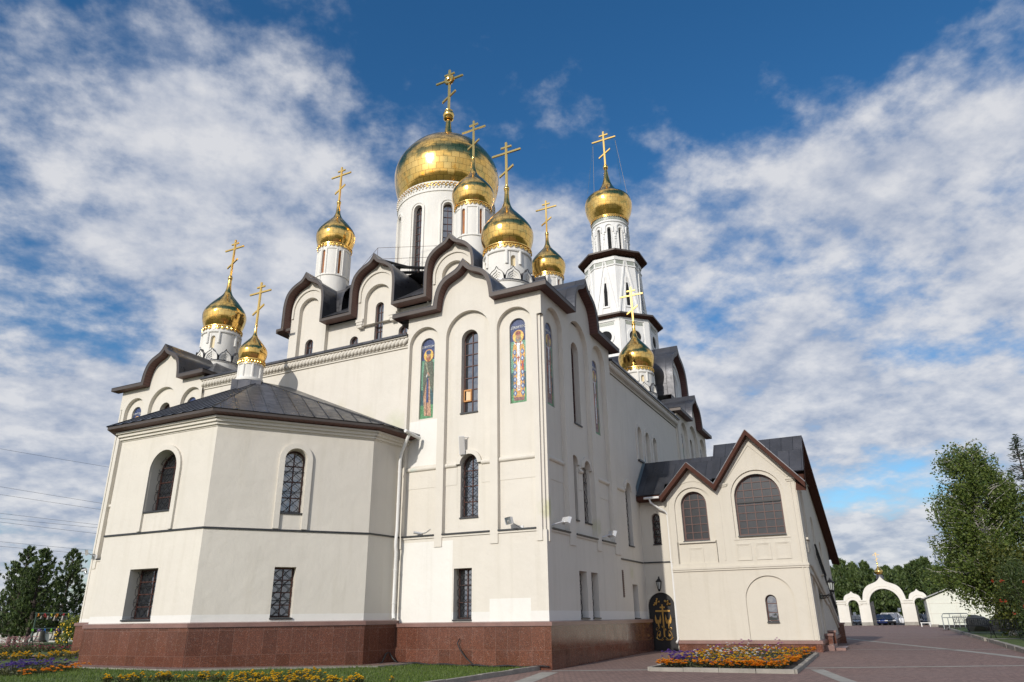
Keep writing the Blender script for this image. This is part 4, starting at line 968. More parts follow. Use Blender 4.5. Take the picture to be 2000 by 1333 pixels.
b.box(FW, 4.35, 6.88, 4.95, 5.0, -.03, .02)
b.box(FW, 1.30, 7.50, 3.70, 3.80, -.10, .02); b.box(FW, 1.30, 7.48, 3.62, 3.70, -.06, .02)
for u in (3.92, 7.02): b.box(FW, u, u + .42, 7.56, 7.64, -.09, .02); b.box(FW, u + .04, u + .38, 7.48, 7.56, -.05, .02)
for s, u0, u1 in ((1, 4.16, 5.53), (-1, 7.18, 5.53)):      # thin raking moulding
    b.face([FW.p(u0, 7.70, -.04), FW.p(u0 + s * .08, 7.70, -.04), FW.p(u1, 9.36, -.04), FW.p(u1, 9.50, -.04)])
for u in (7.18, 7.36): b.box(FW, u, u + .045, .5, 7.45, -.05, .02)
b.build('moulding', M['wing'], WING)
window(WING, FW, 2.58, 1.26, 5.05, 7.40, .30, 3, 6, True, False, sd=.03, pane='dirtyglass', ft=.09)
window(WING, FW, 5.64, 2.14, 5.14, 7.98, .30, 5, 8, True, False, sd=0, pane='dirtyglass', ft=.08)
b = MB(); b.box(FW, 4.62, 6.66, 6.66, 6.74, .26, .30); b.build('window_rail', M['iron'], WING)
window(WING, FW, 5.62, .50, 1.36, 2.50, .30, 1, 3, True, False, sd=.04)
window(WING, FW, .62, .42, 4.98, 6.47, .30, 1, 4, True, True, sd=.12)
b = MB(); b.box(FW, -.16, 1.27, 4.09, 4.15, .04, .10); b.build('string_course', M['sillm'], WING)
# iron door with gilt ornament
b = MB(); b.face([FW.p(u, z, .20) for u, z in arch(.545, 1.32, .10, 2.72, 18)])
b.box(FW, -.115, 1.205, .55, .57, .19, .20); b.box(FW, -.115, 1.205, 1.98, 2.0, .19, .20)
d = b.build('door', M['iron'], WING)
g = MB(); D0, D1 = .165, .199; uc = .56
g.box(FW, uc - .035, uc + .035, .72, 2.18, D0, D1); g.box(FW, uc - .36, uc + .36, 1.84, 1.92, D0 + .002, D1 - .001); g.box(FW, uc - .12, uc + .12, 2.01, 2.08, D0 + .002, D1 - .001)
g.face([FW.p(uc - .11, 1.16, D0), FW.p(uc - .10, 1.23, D0), FW.p(uc + .11, 1.07, D0), FW.p(uc + .10, 1.0, D0)])
for s in (-1, 1):
    sp = [FW.p(uc + s * (.24 + .20 * (1 - t * .06) * cos(a) * (1 - .0 * t)), .80 + .20 * sin(a), D0 + .01) for t, a in ((k, -2.6 + k * .42) for k in range(14))]
    g.tube(sp, .018, 6); g.tube([FW.p(uc + s * (.33 + .055 * cos(k * .6)), 1.08 + .055 * sin(k * .6), D0 + .01) for k in range(11)], .012, 5)
    g.panel(FW, [(uc + s * .24 - .07, .80), (uc + s * .24, .72), (uc + s * .24 + .07, .80), (uc + s * .24, .88)], [], D0 - .01, D1, osides=True)
    g.tube([FW.p(uc + s * .04, .62, D0 + .01), FW.p(uc + s * .14, .58, D0 + .01), FW.p(uc + s * .30, .60, D0 + .01), FW.p(uc + s * .42, .70, D0 + .01)], .022, 6)
    # a winged figure each side: two wings, head and robe
    q = uc + s * .25
    for t in (-1, 1): g.panel(FW, [(q + t * .02, 1.42), (q + t * .06, 1.30), (q + t * .12, 1.34), (q + t * .155, 1.50), (q + t * .12, 1.72), (q + t * .09, 1.58), (q + t * .06, 1.50)], [], D0, D1, osides=True)
    g.panel(FW, [(q - .03, 1.42), (q + .03, 1.42), (q + .035, 1.25), (q + s * -.02 + .02, 1.12), (q + s * -.03, 1.08), (q - .03, 1.25)], [], D0 - .01, D1, osides=True); g.sphere(FW.p(q, 1.46, D0), .035, 8, 6)
    random.seed(3 + s)
    for k in range(9): g.sphere(FW.p(uc + s * (.18 + .16 * (k / 8) + random.uniform(-.06, .06)), 2.38 - .22 * (k / 8) + random.uniform(-.06, .05), D0 + .01), .05, 8, 6)
g.build('gilt_ornament', M['paintgold'], d)
b = MB(); b.box(FW, 1.05, 1.15, 1.45, 1.62, .15, .20); b.tube([FW.p(1.1, 1.55, .12), FW.p(1.0, 1.55, .12)], .012, 6); b.build('handle', M['iron'], d)
plinth(WING, [(25.2, -7.45), (AX, -7.45), (AX, -1.28)], .08, .58, out=.06)
b = MB(); b.wbox(AX - .08, AX + .02, -7.47, -7.30, .1, .47); b.build('corner_stone', M['granite'], WING)
# south side and long descending roof
FSW = F((AX, -7.45, 0), (1, 0, 0), (0, 1, 0)); b = MB()
RX, RZt = 14.0 - AX, 10.05
LOWX, LOWZ = 14.9, 5.0
b.panel(FSW, [(0, .55), (13.3, .55), (13.3, LOWZ + .7), (RX, RZt - .2), (0, 7.45)], [arch(1.3, 1.3, .6, 3.2, 14), arch(3.4, 1.3, .6, 3.0, 14), arch(1.7, 1.3, 4.4, 7.6, 14), arch(5.2, 1.2, 4.2, 6.4, 14), arch(8.2, 1.2, 3.0, 5.4, 14)], 0, .25)
b.quad(FSW, .1, .56, 13, 5.2, .25); b.quad(FSW, .4, 5.2, 6.5, 7.9, .25)
b.wbox(25.0, 25.15, -7.44, .3, .5, 5.6); b.build('side_wall', M['wing'], WING)
b = MB()
for z0 in (3.70, 3.3):
    b.face([FSW.p(0, z0, -.09), FSW.p(.9, z0, -.09), FSW.p(.9, z0 + .12, -.09), FSW.p(0, z0 + .12, -.09)])
    pts = [(.9, z0 + .06), (6.3, z0 - 1.15), (7.2, z0 - 1.15), (12.6, z0 - 2.7)]
    for (a, za), (e, ze) in zip(pts, pts[1:]): b.tube([FSW.p(a, za, -.03), FSW.p(e, ze, -.03)], .07, 6)
b.box(FSW, .5, 1.5, 4.85, 4.95, -.12, .02); b.box(FSW, 5.8, 6.6, 3.5, 3.58, -.12, .02)
for u in (.55, .9, 1.25): b.box(FSW, u, u + .12, 4.3, 4.8, -.05, .02)
b.build('side_moulding', M['wing'], WING)
b = MB()
for u0, z0, u1, z1 in ((3.6, 4.85, 7.2, 3.55), (8.2, 2.95, 11.0, 2.0)):
    b.tube([FSW.p(u0, z0, -.12), FSW.p(u1, z1, -.12)], .05, 6); b.tube([FSW.p(u0, z0 - .45, -.12), FSW.p(u1, z1 - .45, -.12)], .025, 6)
    for k in range(9): t = k / 8; b.tube([FSW.p(u0 + (u1 - u0) * t, z0 + (z1 - z0) * t, -.12), FSW.p(u0 + (u1 - u0) * t, z0 + (z1 - z0) * t - .45, -.12)], .018, 5)
b.build('handrail', M['iron'], WING)
for u, h in ((2.2, .62), (4.2, .72), (11.3, 1.0)):
    b = MB(); b.box(FSW, u, u + .34, .1, .1 + h, -.34, -.04); b.build('buttress', M['granite'], WING); b = MB(); b.box(FSW, u - .05, u + .39, .1 + h, .19 + h, -.39, -.02); b.build('buttress_cap', M['coping'], WING)
b = MB(); b.box(FSW, 1.4, 3.6, .1, .34, -.42, -.05); b.box(FSW, 1.8, 4.2, .1, .22, -.85, -.43); b.build('step', M['coping'], WING)
# roofs
OV = .45
def slab(b, quad4, uv=None, th=.05):
    A = [Vector(q) for q in quad4]; n = (A[1] - A[0]).cross(A[3] - A[0]).normalized(); n = n if n.z > 0 else -n
    U = (A[1] - A[0]).normalized(); V = n.cross(U); uvs = [((q - A[0]).dot(U), (q - A[0]).dot(V)) for q in A]
    B = [q + n * th for q in A]; b.face(B, uvs); b.face(A, uvs)
    for i in range(len(A)): j = (i + 1) % len(A); b.face([A[i], A[j], B[j], B[i]])
ef, ez = AX - OV, 7.30
b = MB()
slab(b, [(12.0, -3.60, 7.92), (12.0, -7.88, 7.92), (14.0, -7.88, 10.0), (14.0, -3.50, 10.0)])
slab(b, [(ef, .14, ez - .004), (ef, -1.24, ez - .004), (13.55, -1.24, 9.33), (13.55, .14, 9.33)]); slab(b, [(12.0, -1.24, 7.87), (12.0, -3.60, 7.87), (13.55, -3.5, 9.326), (13.55, -1.24, 9.326)])
slab(b, [(14.0, -7.88, 10.0), (27.2, -7.88, 4.85), (27.2, .1, 4.85), (14.0, -3.5, 10.0)]); slab(b, [(13.55, .14, 9.33), (13.55, -3.5, 9.33), (18.5, -3.5, 7.6), (18.5, .14, 7.6)])
for ua, za, s, uh, sl_, xe in ((5.55, 10.06, -1, 1.80, 1.39, 13.9), (5.55, 10.06, 1, 2.34, 1.17, 13.9), (2.55, 8.77, -1, 1.46, 1.06, 12.9), (2.55, 8.77, 1, 1.20, .98, 12.9)):
    zb = za - uh * sl_
    if True:
        slab(b, [(ef - .03, -ua, za - .02), (ef - .03, -(ua + s * uh), zb), (ef + 1.6 if ua > 4 else ef + 1.3, -(ua + s * uh), zb), (xe, -ua, za - .02)], th=.035)
b.build('roof', M['roof'], WING)
b = MB()
for ua, za, s, uh, sl_ in ((5.55, 10.05, -1, 1.80, 1.39), (5.55, 10.05, 1, 2.34, 1.17), (2.55, 8.76, -1, 1.46, 1.06), (2.55, 8.76, 1, 1.20, .98)):
    if True:
        for (da, db, w, dz_) in ((-.50, -.44, .26, 0), (-.46, .0, .05, -.20)):
            P = lambda u, z, d: FW.p(u, z, d)
            u0, u1 = ua, ua + s * uh; z0, z1 = za + dz_, za - uh * sl_ + dz_
            if s > 0 or True:
                q = [P(u0, z0, da), P(u1, z1, da), P(u1, z1 - w, da), P(u0, z0 - w, da)]; r_ = [P(u0, z0, db), P(u1, z1, db), P(u1, z1 - w, db), P(u0, z0 - w, db)]
                b.face(q); b.face(r_)
                for i in range(4): j = (i + 1) % 4; b.face([q[i], q[j], r_[j], r_[i]])
b.box(FW, -.14, 1.22, 7.08, 7.28, -.46, -.40); b.box(FW, -.14, 1.2, 7.05, 7.09, -.42, .08)
# verge boards of the long roof
q = [(AX - .45, -7.90, 7.22), (14.0, -7.90, 9.98), (27.2, -7.90, 4.83)]
for i in range(2):
    A, B = Vector(q[i]), Vector(q[i + 1]); dn = Vector((0, 0, -.30))
    for y in (0, .05): b.face([A + Vector((0, y, 0)), B + Vector((0, y, 0)), B + dn + Vector((0, y, 0)), A + dn + Vector((0, y, 0))])
    b.face([A + dn, B + dn, B + dn + Vector((0, .44, .05)), A + dn + Vector((0, .44, .05))])
b.build('bargeboard', M['brown'], WING)
b = MB(); b.face([(11.55, .12, 7.5), (13.6, .12, 9.5), (13.45, .12, 9.75), (11.45, .12, 7.8)]); b.build('flashing', simple('zinc_flashing', (.22, .30, .33), .4, .4), WING)
b = MB(); b.tube([FW.p(.28, 7.16, -.52), FW.p(1.05, 7.16, -.52)], .06, 8); b.tube([FW.p(.55, 7.12, -.5), FW.p(.58, 6.95, -.45), FW.p(.75, 6.80, -.35), FW.p(1.20, 6.50, -.08), FW.p(1.25, 6.35, .02), FW.p(1.25, 4.2, .02), FW.p(1.25, .95, .0), FW.p(1.25, .62, -.02), FW.p(1.20, .48, -.16)], .048, 10)
for z in (4.1, 2.4): b.tube([FW.p(1.25, z, .02), FW.p(1.25, z + .05, .02)], .06, 10)
b.build('downpipe', M['pipe'], WING, smooth='auto')

# ------------------------------------------------------------------ ground
def pl_z(x, y): return max(0.0, min(.115, .0098 * x))
def sheet(name, mat, pts, dz, cells=None):
    b = MB(); b.face([(x, y, pl_z(x, y) + dz) for x, y in pts], [(x, y) for x, y in pts]); return b.build(name, mat)
def pavers():
    t = MT('red_pavers'); uv = t.uv(); br = t.node('ShaderNodeTexBrick'); t.l.new(t.mapping(uv, (1, 1, 1), rot=(0, 0, radians(21))), br.inputs['Vector'])
    br.inputs['Scale'].default_value = 1; br.inputs['Brick Width'].default_value = .24; br.inputs['Row Height'].default_value = .12; br.inputs['Mortar Size'].default_value = .011; br.inputs['Mortar Smooth'].default_value = .1
    br.inputs['Color1'].default_value = (.200, .118, .096, 1); br.inputs['Color2'].default_value = (.305, .188, .154, 1); br.inputs['Mortar'].default_value = (.060, .045, .036, 1)
    c = t.mix(t.rng(t.noise(.35, 5, .6), .35, .65, 0, .55), br.outputs['Color'], (.205, .140, .120)); c = t.mix(t.rng(t.noise(2.8, 6, .7), .56, .74, 0, .5), c, (.28, .21, .18))
    c = t.mix(t.rng(t.noise(.9, 6, .7), .62, .78, 0, .5), c, (.10, .10, .05)); t.base(c); t.rough(.8); t.bump(br.outputs['Fac'], .5, -.01); return t.m
M['pavers'] = pavers()
def concrete(name, col):
    t = MT(name); c = t.mix(t.rng(t.noise(1.5, 5, .65), .3, .7, 0, 1), tuple(x * .72 for x in col), tuple(x * 1.15 for x in col)); c = t.mix(t.rng(t.noise(9, 5, .7), .58, .75, 0, .6), c, (.10, .085, .06)); t.base(c); t.rough(.85); t.bump(t.noise(30, 4), .5, .01); return t.m
M['concrete'] = concrete('concrete', (.34, .32, .28)); M['kerb'] = concrete('kerb_concrete', (.30, .275, .235))
def grassmat():
    t = MT('lawn'); c = t.mix(t.rng(t.noise(1.1, 5, .65), .3, .7, 0, 1), (.055, .095, .016), (.115, .155, .032)); c = t.mix(t.rng(t.noise(22, 4, .7), .4, .7, 0, .6), c, (.035, .058, .012)); t.base(c); t.rough(.9); t.bump(t.noise(45, 4), .8, .05); return t.m
M['lawn'] = grassmat()
b = MB(); b.face([(-1500, -1500, -.12), (1500, -1500, -.12), (1500, 1500, -.12), (-1500, 1500, -.12)]); struct(b.build('ground', simple('rough_ground', (.07, .085, .035), .95, 0, .3, .05)))
b = MB()
for (x0, x1) in ((-60, 0), (0, 11.7347), (11.7347, 96.5)): b.face([(x0, -60, pl_z(x0, 0)), (x1, -60, pl_z(x1, 0)), (x1, 2, pl_z(x1, 0)), (x0, 2, pl_z(x0, 0))], [(x0, -60), (x1, -60), (x1, 2), (x0, 2)])
struct(b.build('plaza', M['pavers']))
sh = [((-.30, -.14), (8.0, -21.0), .30), ((2.2, -8.1), (-7, -10.6), .40), ((34, -6.6), (1, -16.9), .42), ((-.9, -.35), (-14, -3.4), .55), ((14.4, -7.5), (15.9, -16), .22), ((33, -7), (34, -15), .22), ((50, -6), (50.6, -14.6), .3), ((62, -3), (62.8, -14.6), .3), ((74, -2), (74.5, -14.6), .3), ((1, -5.6), (80, -13.2), .0)]
for p0, p1, w in sh:
    if w == 0: continue
    a, e = Vector((*p0, 0)), Vector((*p1, 0)); dv = (e - a); nn = Vector((-dv.y, dv.x, 0)).normalized() * w / 2; b = MB(); K = 24
    for k in range(K):
        q0, q1 = a + dv * k / K, a + dv * (k + 1) / K
        b.face([(q.x, q.y, pl_z(q.x, 0) + .005) for q in (q0 + nn, q0 - nn, q1 - nn, q1 + nn)])
    struct(b.build('paving_strip', M['concrete']))
b = MB(); b.face([(96.4, -60, .02), (300, -60, .02), (300, 60, .02), (96.4, 60, .02)]); struct(b.build('car_park', simple('asphalt', (.055, .055, .057), .9, 0, .2, .4)))
# east lawn rising towards the apse
def sst(t): t = max(0, min(1, t)); return t * t * (3 - 2 * t)
def lawn_z(x, y): return .07 + .20 * sst((y - 3) / 8) + (.02 if y > 16 else 0) + .015 * sin(x * 1.7) * sin(y * 1.3)
b = MB(); gx = [-40 + i * 1.0 for i in range(0, 61)]; gy = [.5, 1, 2, 3, 4, 5, 6, 7, 8, 9, 10, 11, 12, 13, 14, 15, 16, 18, 20, 23, 26, 30, 35, 40, 46, 52, 56]
for i in range(len(gx) - 1):
    for j in range(len(gy) - 1): b.face([(x, y, lawn_z(x, y)) for x, y in ((gx[i], gy[j]), (gx[i + 1], gy[j]), (gx[i + 1], gy[j + 1]), (gx[i], gy[j + 1]))])
struct(b.build('lawn', M['lawn'], smooth=True))
b = MB(); o1 = offset(AP, -.12); o2 = offset(AP, -.95)
for i in range(5): b.face([(*o1[i], lawn_z(*o1[i]) + .03), (*o1[i + 1], lawn_z(*o1[i + 1]) + .03), (*o2[i + 1], lawn_z(*o2[i + 1]) + .03), (*o2[i], lawn_z(*o2[i]) + .03)], [(i * 3, 0), (i * 3 + 3, 0), (i * 3 + 3, 1), (i * 3, 1)])
struct(b.build('apse_footpath', M['pavers']))
b = MB(); o3 = offset(AP, -1.05)
for i in range(5): b.face([(*o2[i], lawn_z(*o2[i]) + .05), (*o2[i + 1], lawn_z(*o2[i + 1]) + .05), (*o3[i + 1], lawn_z(*o3[i + 1]) + .05), (*o3[i], lawn_z(*o3[i]) + .05)]); b.face([(*o3[i], lawn_z(*o3[i]) + .05), (*o3[i + 1], lawn_z(*o3[i + 1]) + .05), (*o3[i + 1], lawn_z(*o3[i + 1]) - .05), (*o3[i], lawn_z(*o3[i]) - .05)])
struct(b.build('footpath_edging', M['kerb']))
b = MB(); b.face([(-40, 23.2, .34), (-.3, 23.2, .34), (-.3, 24.6, .34), (-40, 24.6, .34)], [(-40, 23), (0, 23), (0, 24.6), (-40, 24.6)]); struct(b.build('garden_path', M['pavers']))
def kerbrun(pts, w, h, name='kerb', seg=1.0, base=0.0):
    b = MB()
    for p0, p1 in zip(pts, pts[1:]):
        a, e = Vector((*p0, 0)), Vector((*p1, 0)); L = (e - a).length; n = max(1, round(L / seg)); u = (e - a).normalized(); nn = Vector((-u.y, u.x, 0))
        for k in range(n):
            s0, s1 = L * k / n + .006, L * (k + 1) / n - .006; q = a + u * s0; r = random.uniform(-.008, .008)
            fr = F((q.x + r, q.y + r, base + pl_z(q.x, 0)), u, nn); b.box(fr, 0, s1 - s0, -.05, h + random.uniform(-.008, .008), -w / 2, w / 2)
    return b.build(name, M['kerb'])
tag(kerbrun([(1.0, .50), (-.1, .46), (-24, .40)], .16, .13), 'long pale concrete kerb between the east lawn and the plaza', 'kerb')
tag(kerbrun([(10.5, -14.85), (26, -14.85)], .22, .17), 'near length of concrete kerb along the right lawn, nearest the camera', 'kerb')
tag(kerbrun([(27, -14.8), (42, -14.75)], .22, .17), 'middle length of concrete kerb along the right lawn beside the benches', 'kerb')
tag(kerbrun([(43, -14.75), (80, -14.65)], .22, .17), 'far length of concrete kerb along the right lawn towards the white shed', 'kerb')
b = MB()
for i in range(18):
    for j in range(5):
        x0, x1, y0, y1 = 8 + i * 4.4, 12.4 + i * 4.4, -14.95 - j * 5, -19.95 - j * 5
        b.face([(x0, y0, .24), (x1, y0, .24), (x1, y1, .24), (x0, y1, .24)])
struct(b.build('side_lawn', M['lawn']))
for x in (26.5, 42.5): struct(sheet('bench_pad', M['concrete'], [(x - .4, -14.9), (x + .5, -14.9), (x + .5, -17.5), (x - .4, -17.5)], .14))

# ------------------------------------------------------------------ fittings on the walls
def floodlight(name, pos, arm, aim, label, group=None):
    """arm: vector from wall foot to lamp, aim: direction of the glass"""
    p = Vector(pos); t = thing(name, label, 'floodlight', p, 0, group)
    a = Vector(arm); d = Vector(aim).normalized(); side = d.cross(Vector((0, 0, 1))).normalized(); upv = side.cross(d)
    fr = F(a, side, d, upv)
    b = MB(); b.tube([(0, 0, 0), (0, 0, .0) if False else a * .15, a * .85 + Vector((0, 0, .02)), a], .022, 8); b.sphere(a * .85, .04, 10, 6); b.build('bracket', M['lampbody'], t, smooth='auto')
    b = MB(); b.box(FS, -.07, .07, -.09, .09, -.03, .0) if abs(a.x) < abs(a.y) else b.box(FE, -.07, .07, -.09, .09, -.03, .0); b.build('wall_plate', M['lampbody'], t)
    b = MB(); w, h = .23, .13; L0 = rect(-w, w, -h, h); L1 = rect(-w * .86, w * .86, -h * .8, h * .8)
    for i in range(4): j = (i + 1) % 4; b.face([fr.p(*L0[i], .0), fr.p(*L0[j], .0), fr.p(*L1[j], -.11), fr.p(*L1[i], -.11)])
    b.face([fr.p(*q, -.11) for q in L1]); o = b.build('housing', M['lampbody'], t)
    b = MB(); b.face([fr.p(*q, -.012) for q in rect(-w * .9, w * .9, -h * .88, h * .88)]); b.build('lamp_pane', M['lampglass'], o)
    b = MB(); b.lathe((0, 0, 0), [(.02, 0), (.07, .02), (.10, .06)], 14); rot = d.to_track_quat('Z', 'Y').to_matrix()
    b.v = [tuple(rot @ Vector(v) + a - d * .07) for v in b.v]; b.build('reflector', M['paintgold'], o)
    return t
floodlight('floodlight', (.19, 1.10, 4.72), (-.55, .30, .22), (-.8, .55, -.25), 'silver floodlight aimed outward above the ledge of the sunlit front corner block')
floodlight('floodlight', (.42, .20, 4.75), (.62, -.55, .22), (.75, -.45, -.35), 'silver floodlight on a bracket on the shaded side, nearer the corner of the church')
floodlight('floodlight', (5.45, .20, 4.72), (.62, -.55, .22), (.75, -.45, -.35), 'silver floodlight on a bracket on the shaded side, farther from the church corner')
floodlight('floodlight', (.16, 13.05, 11.25), (-.25, .02, .42), (-.5, .1, .4), 'small floodlight fixed to the high east wall just above the apse roof')
floodlight('floodlight', (0.0, 25.0, 4.80), (-.4, .35, .18), (-.7, .4, -.2), 'thin floodlight sticking out from the far left corner of the church')
t = thing('loudspeaker', 'pale grey column loudspeaker on the wall above the barred arched window', 'loudspeaker', (.2, 3.42, 8.05))
fr = F((-.26, .16, 0), (-.35, 1, 0), (1, .35, 0), (-.12, 0, 1)); b = MB(); b.box(fr, -.11, .11, -.36, .36, 0, .13); b.build('cabinet', M['lampbody'], t)
b = MB(); b.box(fr, -.095, .095, -.34, .34, -.012, 0); b.build('speaker_grille', M['speaker'], t); b = MB(); b.tube([(-.2, .12, .3), (0, 0, .35)], .02, 6); b.tube([(-.2, .12, -.2), (0, 0, -.2)], .02, 6); b.build('bracket', M['lampbody'], t)
t = thing('security_camera', 'tiny white security camera on the ledge near the downpipe', 'camera', (.18, 5.55, 4.72))
b = MB(); b.tube([(-.25, .16, .10), (-.02, -.06, .06)], .05, 8); b.build('camera_body', M['lampbody'], t); b = MB(); b.tube([(-.05, -.05, .07), (0, -.25, .10), (-.02, -.45, .22)], .012, 5); b.tube([(-.05, 0, .06), (0, 0, -.05)], .02, 6); b.build('bracket', M['lampbody'], t)
t = thing('security_camera', 'white security camera on the far left edge of the church below the ledge', 'camera', (.02, 25.4, 4.18))
b = MB(); b.tube([(-.1, .12, .02), (-.1, .42, -.02)], .06, 8); b.build('camera_body', M['lampbody'], t); b = MB(); b.tube([(-.1, .2, 0), (-.1, .1, -.15), (0, 0, -.15)], .02, 6); b.build('bracket', M['lampbody'], t)
def lantern(t, x, y, z):
    b = MB(); b.lathe((x, y, z), [(.02, -.26), (.06, -.22), (.07, -.16), (.03, -.14)], 8); b.lathe((x, y, z), [(.15, .18), (.16, .20), (.06, .30), (.02, .34), (.02, .40), (0, .40)], 8)
    for k in range(6): a = pi / 3 * k; b.tube([(x + .075 * cos(a), y + .075 * sin(a), z - .15), (x + .13 * cos(a), y + .13 * sin(a), z + .18)], .012, 4)
    o = b.build('lantern_cage', M['iron'], t); b = MB(); b.lathe((x, y, z), [(.06, -.14), (.115, .17)], 8); b.build('lantern_glass', simple('frosted_lantern_glass', (.42, .44, .42), .15), o); b = MB(); b.tube([(x, y, z - .1), (x, y, z + .08)], .03, 8); b.build('bulb', M['pipe'], o)
t = thing('wall_lantern', 'black double wall lantern on scrolled bracket at the corner of the side wing', 'lantern', (15.0, -7.45, 2.45))
lantern(t, 0, -.55, .42); lantern(t, 1.05, -.55, .42)
b = MB(); b.box(FS, -.06, 1.1, -.12, .12, -.05, 0)
for x in (0, 1.05): b.tube([(x, 0, 0), (x, -.3, .03), (x, -.55, .12), (x, -.55, .18)], .022, 6); b.tube([(x, -.05, -.1), (x, -.25, -.06), (x, -.4, .04)], .016, 6)
b.build('bracket', M['iron'], t)
t = thing('wall_lantern', 'small black wall lantern just above the iron door', 'lantern', (AX + .1, -.57, 2.92))
lantern(t, -.22, 0, .10); b = MB(); b.tube([(0, 0, .35), (-.12, 0, .52), (-.22, 0, .5)], .02, 6); b.tube([(0, 0, .3), (0, 0, .42)], .04, 6); b.build('bracket', M['iron'], t)
t = thing('bell_push', 'tiny yellowish bell push on the wing wall right of the downpipe', 'switch', (AX, -1.5, 1.86))
b = MB(); b.box(FW, -.04, .04, -.06, .06, -.03, 0); b.build('plate', M['cream'], t); b = MB(); b.box(FW, -.015, .015, -.015, .015, -.04, -.03); b.build('button', M['frame'], t)
# cables lying along the base
random.seed(5)
b = MB(); pts = [(-.17, y, lawn_z(-.2, y) + .05 + .02 * sin(y * 5)) for y in [6.25 - .25 * k for k in range(26)]]
b.tube(pts, .022, 6); b.tube([(x - .08 + .04 * sin(i * 2.1), y, z - .01) for i, (x, y, z) in enumerate(pts[:20])], .018, 6); tag(b.build('cable', M['cable'], smooth=True), 'black cable bundle lying along the foot of the granite base in the sun', 'cable')
b = MB(); b.tube([(-.12, 3.52, .98), (-.20, 3.56, .82), (-.20, 3.45, .62), (-.22, 3.2, .36), (-.25, 2.9, .16), (-.24, 2.6, .10)], .02, 6); tag(b.build('cable', M['cable'], smooth=True), 'black cable drooping from a hole in the granite base', 'cable')
b = MB(); b.tube([(-.3, 6.0, .12), (-.32, 6.25, .3), (-.36, 6.4, .52), (-.6, 6.36, .48), (-.9, 6.3, .2), (-1.2, 6.3, .12)], .03, 6); tag(b.build('cable', M['cable'], smooth=True), 'thick black cable looping up in the corner beside the apse', 'cable')

# ------------------------------------------------------------------ plants
def leafmat(name, dark, light, trans=.25):
    t = MT(name); g = t.node('ShaderNodeNewGeometry'); r = g.outputs['Random Per Island']
    c = t.mix(r, dark, light); t.base(c); t.rough(.55)
    tr = t.node('ShaderNodeBsdfTranslucent'); t.l.new(t.mix(r, tuple(min(1, x * 1.2) for x in dark), tuple(min(1, x * 1.4) for x in light)), tr.inputs['Color'])
    m = t.node('ShaderNodeMixShader'); m.inputs[0].default_value = trans; t.l.new(t.b.outputs[0], m.inputs[1]); t.l.new(tr.outputs[0], m.inputs[2]); t.l.new(m.outputs[0], t.out.inputs['Surface']); return t.m
L_BIRCH = leafmat('birch_leaves', (.045, .085, .014), (.16, .20, .04), .32); L_SHRUB = leafmat('shrub_leaves', (.030, .055, .010), (.125, .130, .022)); L_PINE = leafmat('pine_needles', (.022, .048, .014), (.12, .165, .042), .2)
L_ROWAN = leafmat('rowan_leaves', (.028, .055, .012), (.075, .10, .022)); L_CON = leafmat('conifer_needles', (.016, .035, .012), (.045, .065, .022), .12); L_LIGHT = leafmat('pale_leaves', (.08, .12, .02), (.22, .24, .05))
L_GRASS = leafmat('grass_blades', (.055, .105, .014), (.150, .205, .036), .35); L_FOL = leafmat('flower_foliage', (.035, .045, .012), (.10, .10, .035), .2)
BARK = simple('dark_bark', (.055, .042, .034), .9, 0, .3, 6, .02)
def birchbark():
    t = MT('birch_bark'); n = t.noise(1, 4, .6, vec=t.mapping(t.pos(), (6, 6, 26))); c = t.mix(t.math('GREATER_THAN', n, .60), (.55, .52, .48), (.05, .04, .035)); t.base(c); t.rough(.8); return t.m
B_BIRCH = birchbark()
def leaf(b, p, s, up=None, asp=.55):
    d = Vector((random.gauss(0, 1), random.gauss(0, 1), random.gauss(0, 1))).normalized() if up is None else up
    e = d.cross(Vector((random.gauss(0, 1), random.gauss(0, 1), random.gauss(0, 1)))).normalized()
    i = len(b.v); b.v += [tuple(p - d * s), tuple(p + e * s * asp), tuple(p + d * s), tuple(p - e * s * asp)]; b.f.append((i, i + 1, i + 2, i + 3))
def rdir(): return Vector((random.gauss(0, 1), random.gauss(0, 1), random.gauss(0, 1))).normalized()
def pine(H, w, n, seed, tuft=.16, spread=1.0, low=.12):
    """bushy young pine: upswept whorls of branches ending in needle tufts"""
    random.seed(seed); c = MB(); tk = MB(); tk.tube([(0, 0, -.1), (.05, 0, H * .3), (-.04, .03, H * .6), (0, 0, H * .93)], [H * .022, H * .018, H * .012, H * .003], 7)
    for k in range(n):
        z = H * (low + (1 - low) * (k + random.random()) / n); f = (z / H - low) / (1 - low); R = w * (1 - f) ** .72 * (.55 + .45 * min(1, f * 5 + .35)) * random.uniform(.6, 1.15) + .05
        a = random.uniform(0, 2 * pi); tip = Vector((R * cos(a), R * sin(a), z + R * random.uniform(.15, .55) + .12)); root = Vector((0, 0, z - R * .1)); mid = root.lerp(tip, .55) - Vector((0, 0, R * .10))
        tk.tube([root, mid, tip], [.022 * H / 6, .014 * H / 6, .005], 4, False)
        for j in range(int(3 + R * 4)):
            t = random.uniform(.25, 1.05); q = (mid.lerp(tip, (t - .5) * 2) if t > .5 else root.lerp(mid, t * 2)) + rdir() * R * .16
            g = (tip - root).normalized() * .5 + Vector((0, 0, .8)) + rdir() * .35
            for m_ in range(11): leaf(c, q + rdir() * tuft * .4 + g.normalized() * tuft * .35, tuft * random.uniform(.6, 1.1), (g.normalized() + rdir() * .8).normalized(), .26)
    return tk, c
def make_tree(name, tk, c, bark, leafm, loc, rz, label, cat, group=None):
    t = thing(name, label, cat, loc, rz, group); tk.build('trunk', bark, t, merge=False); c.build('crown', leafm, t, merge=False); return t
g = 'pines left of the church'
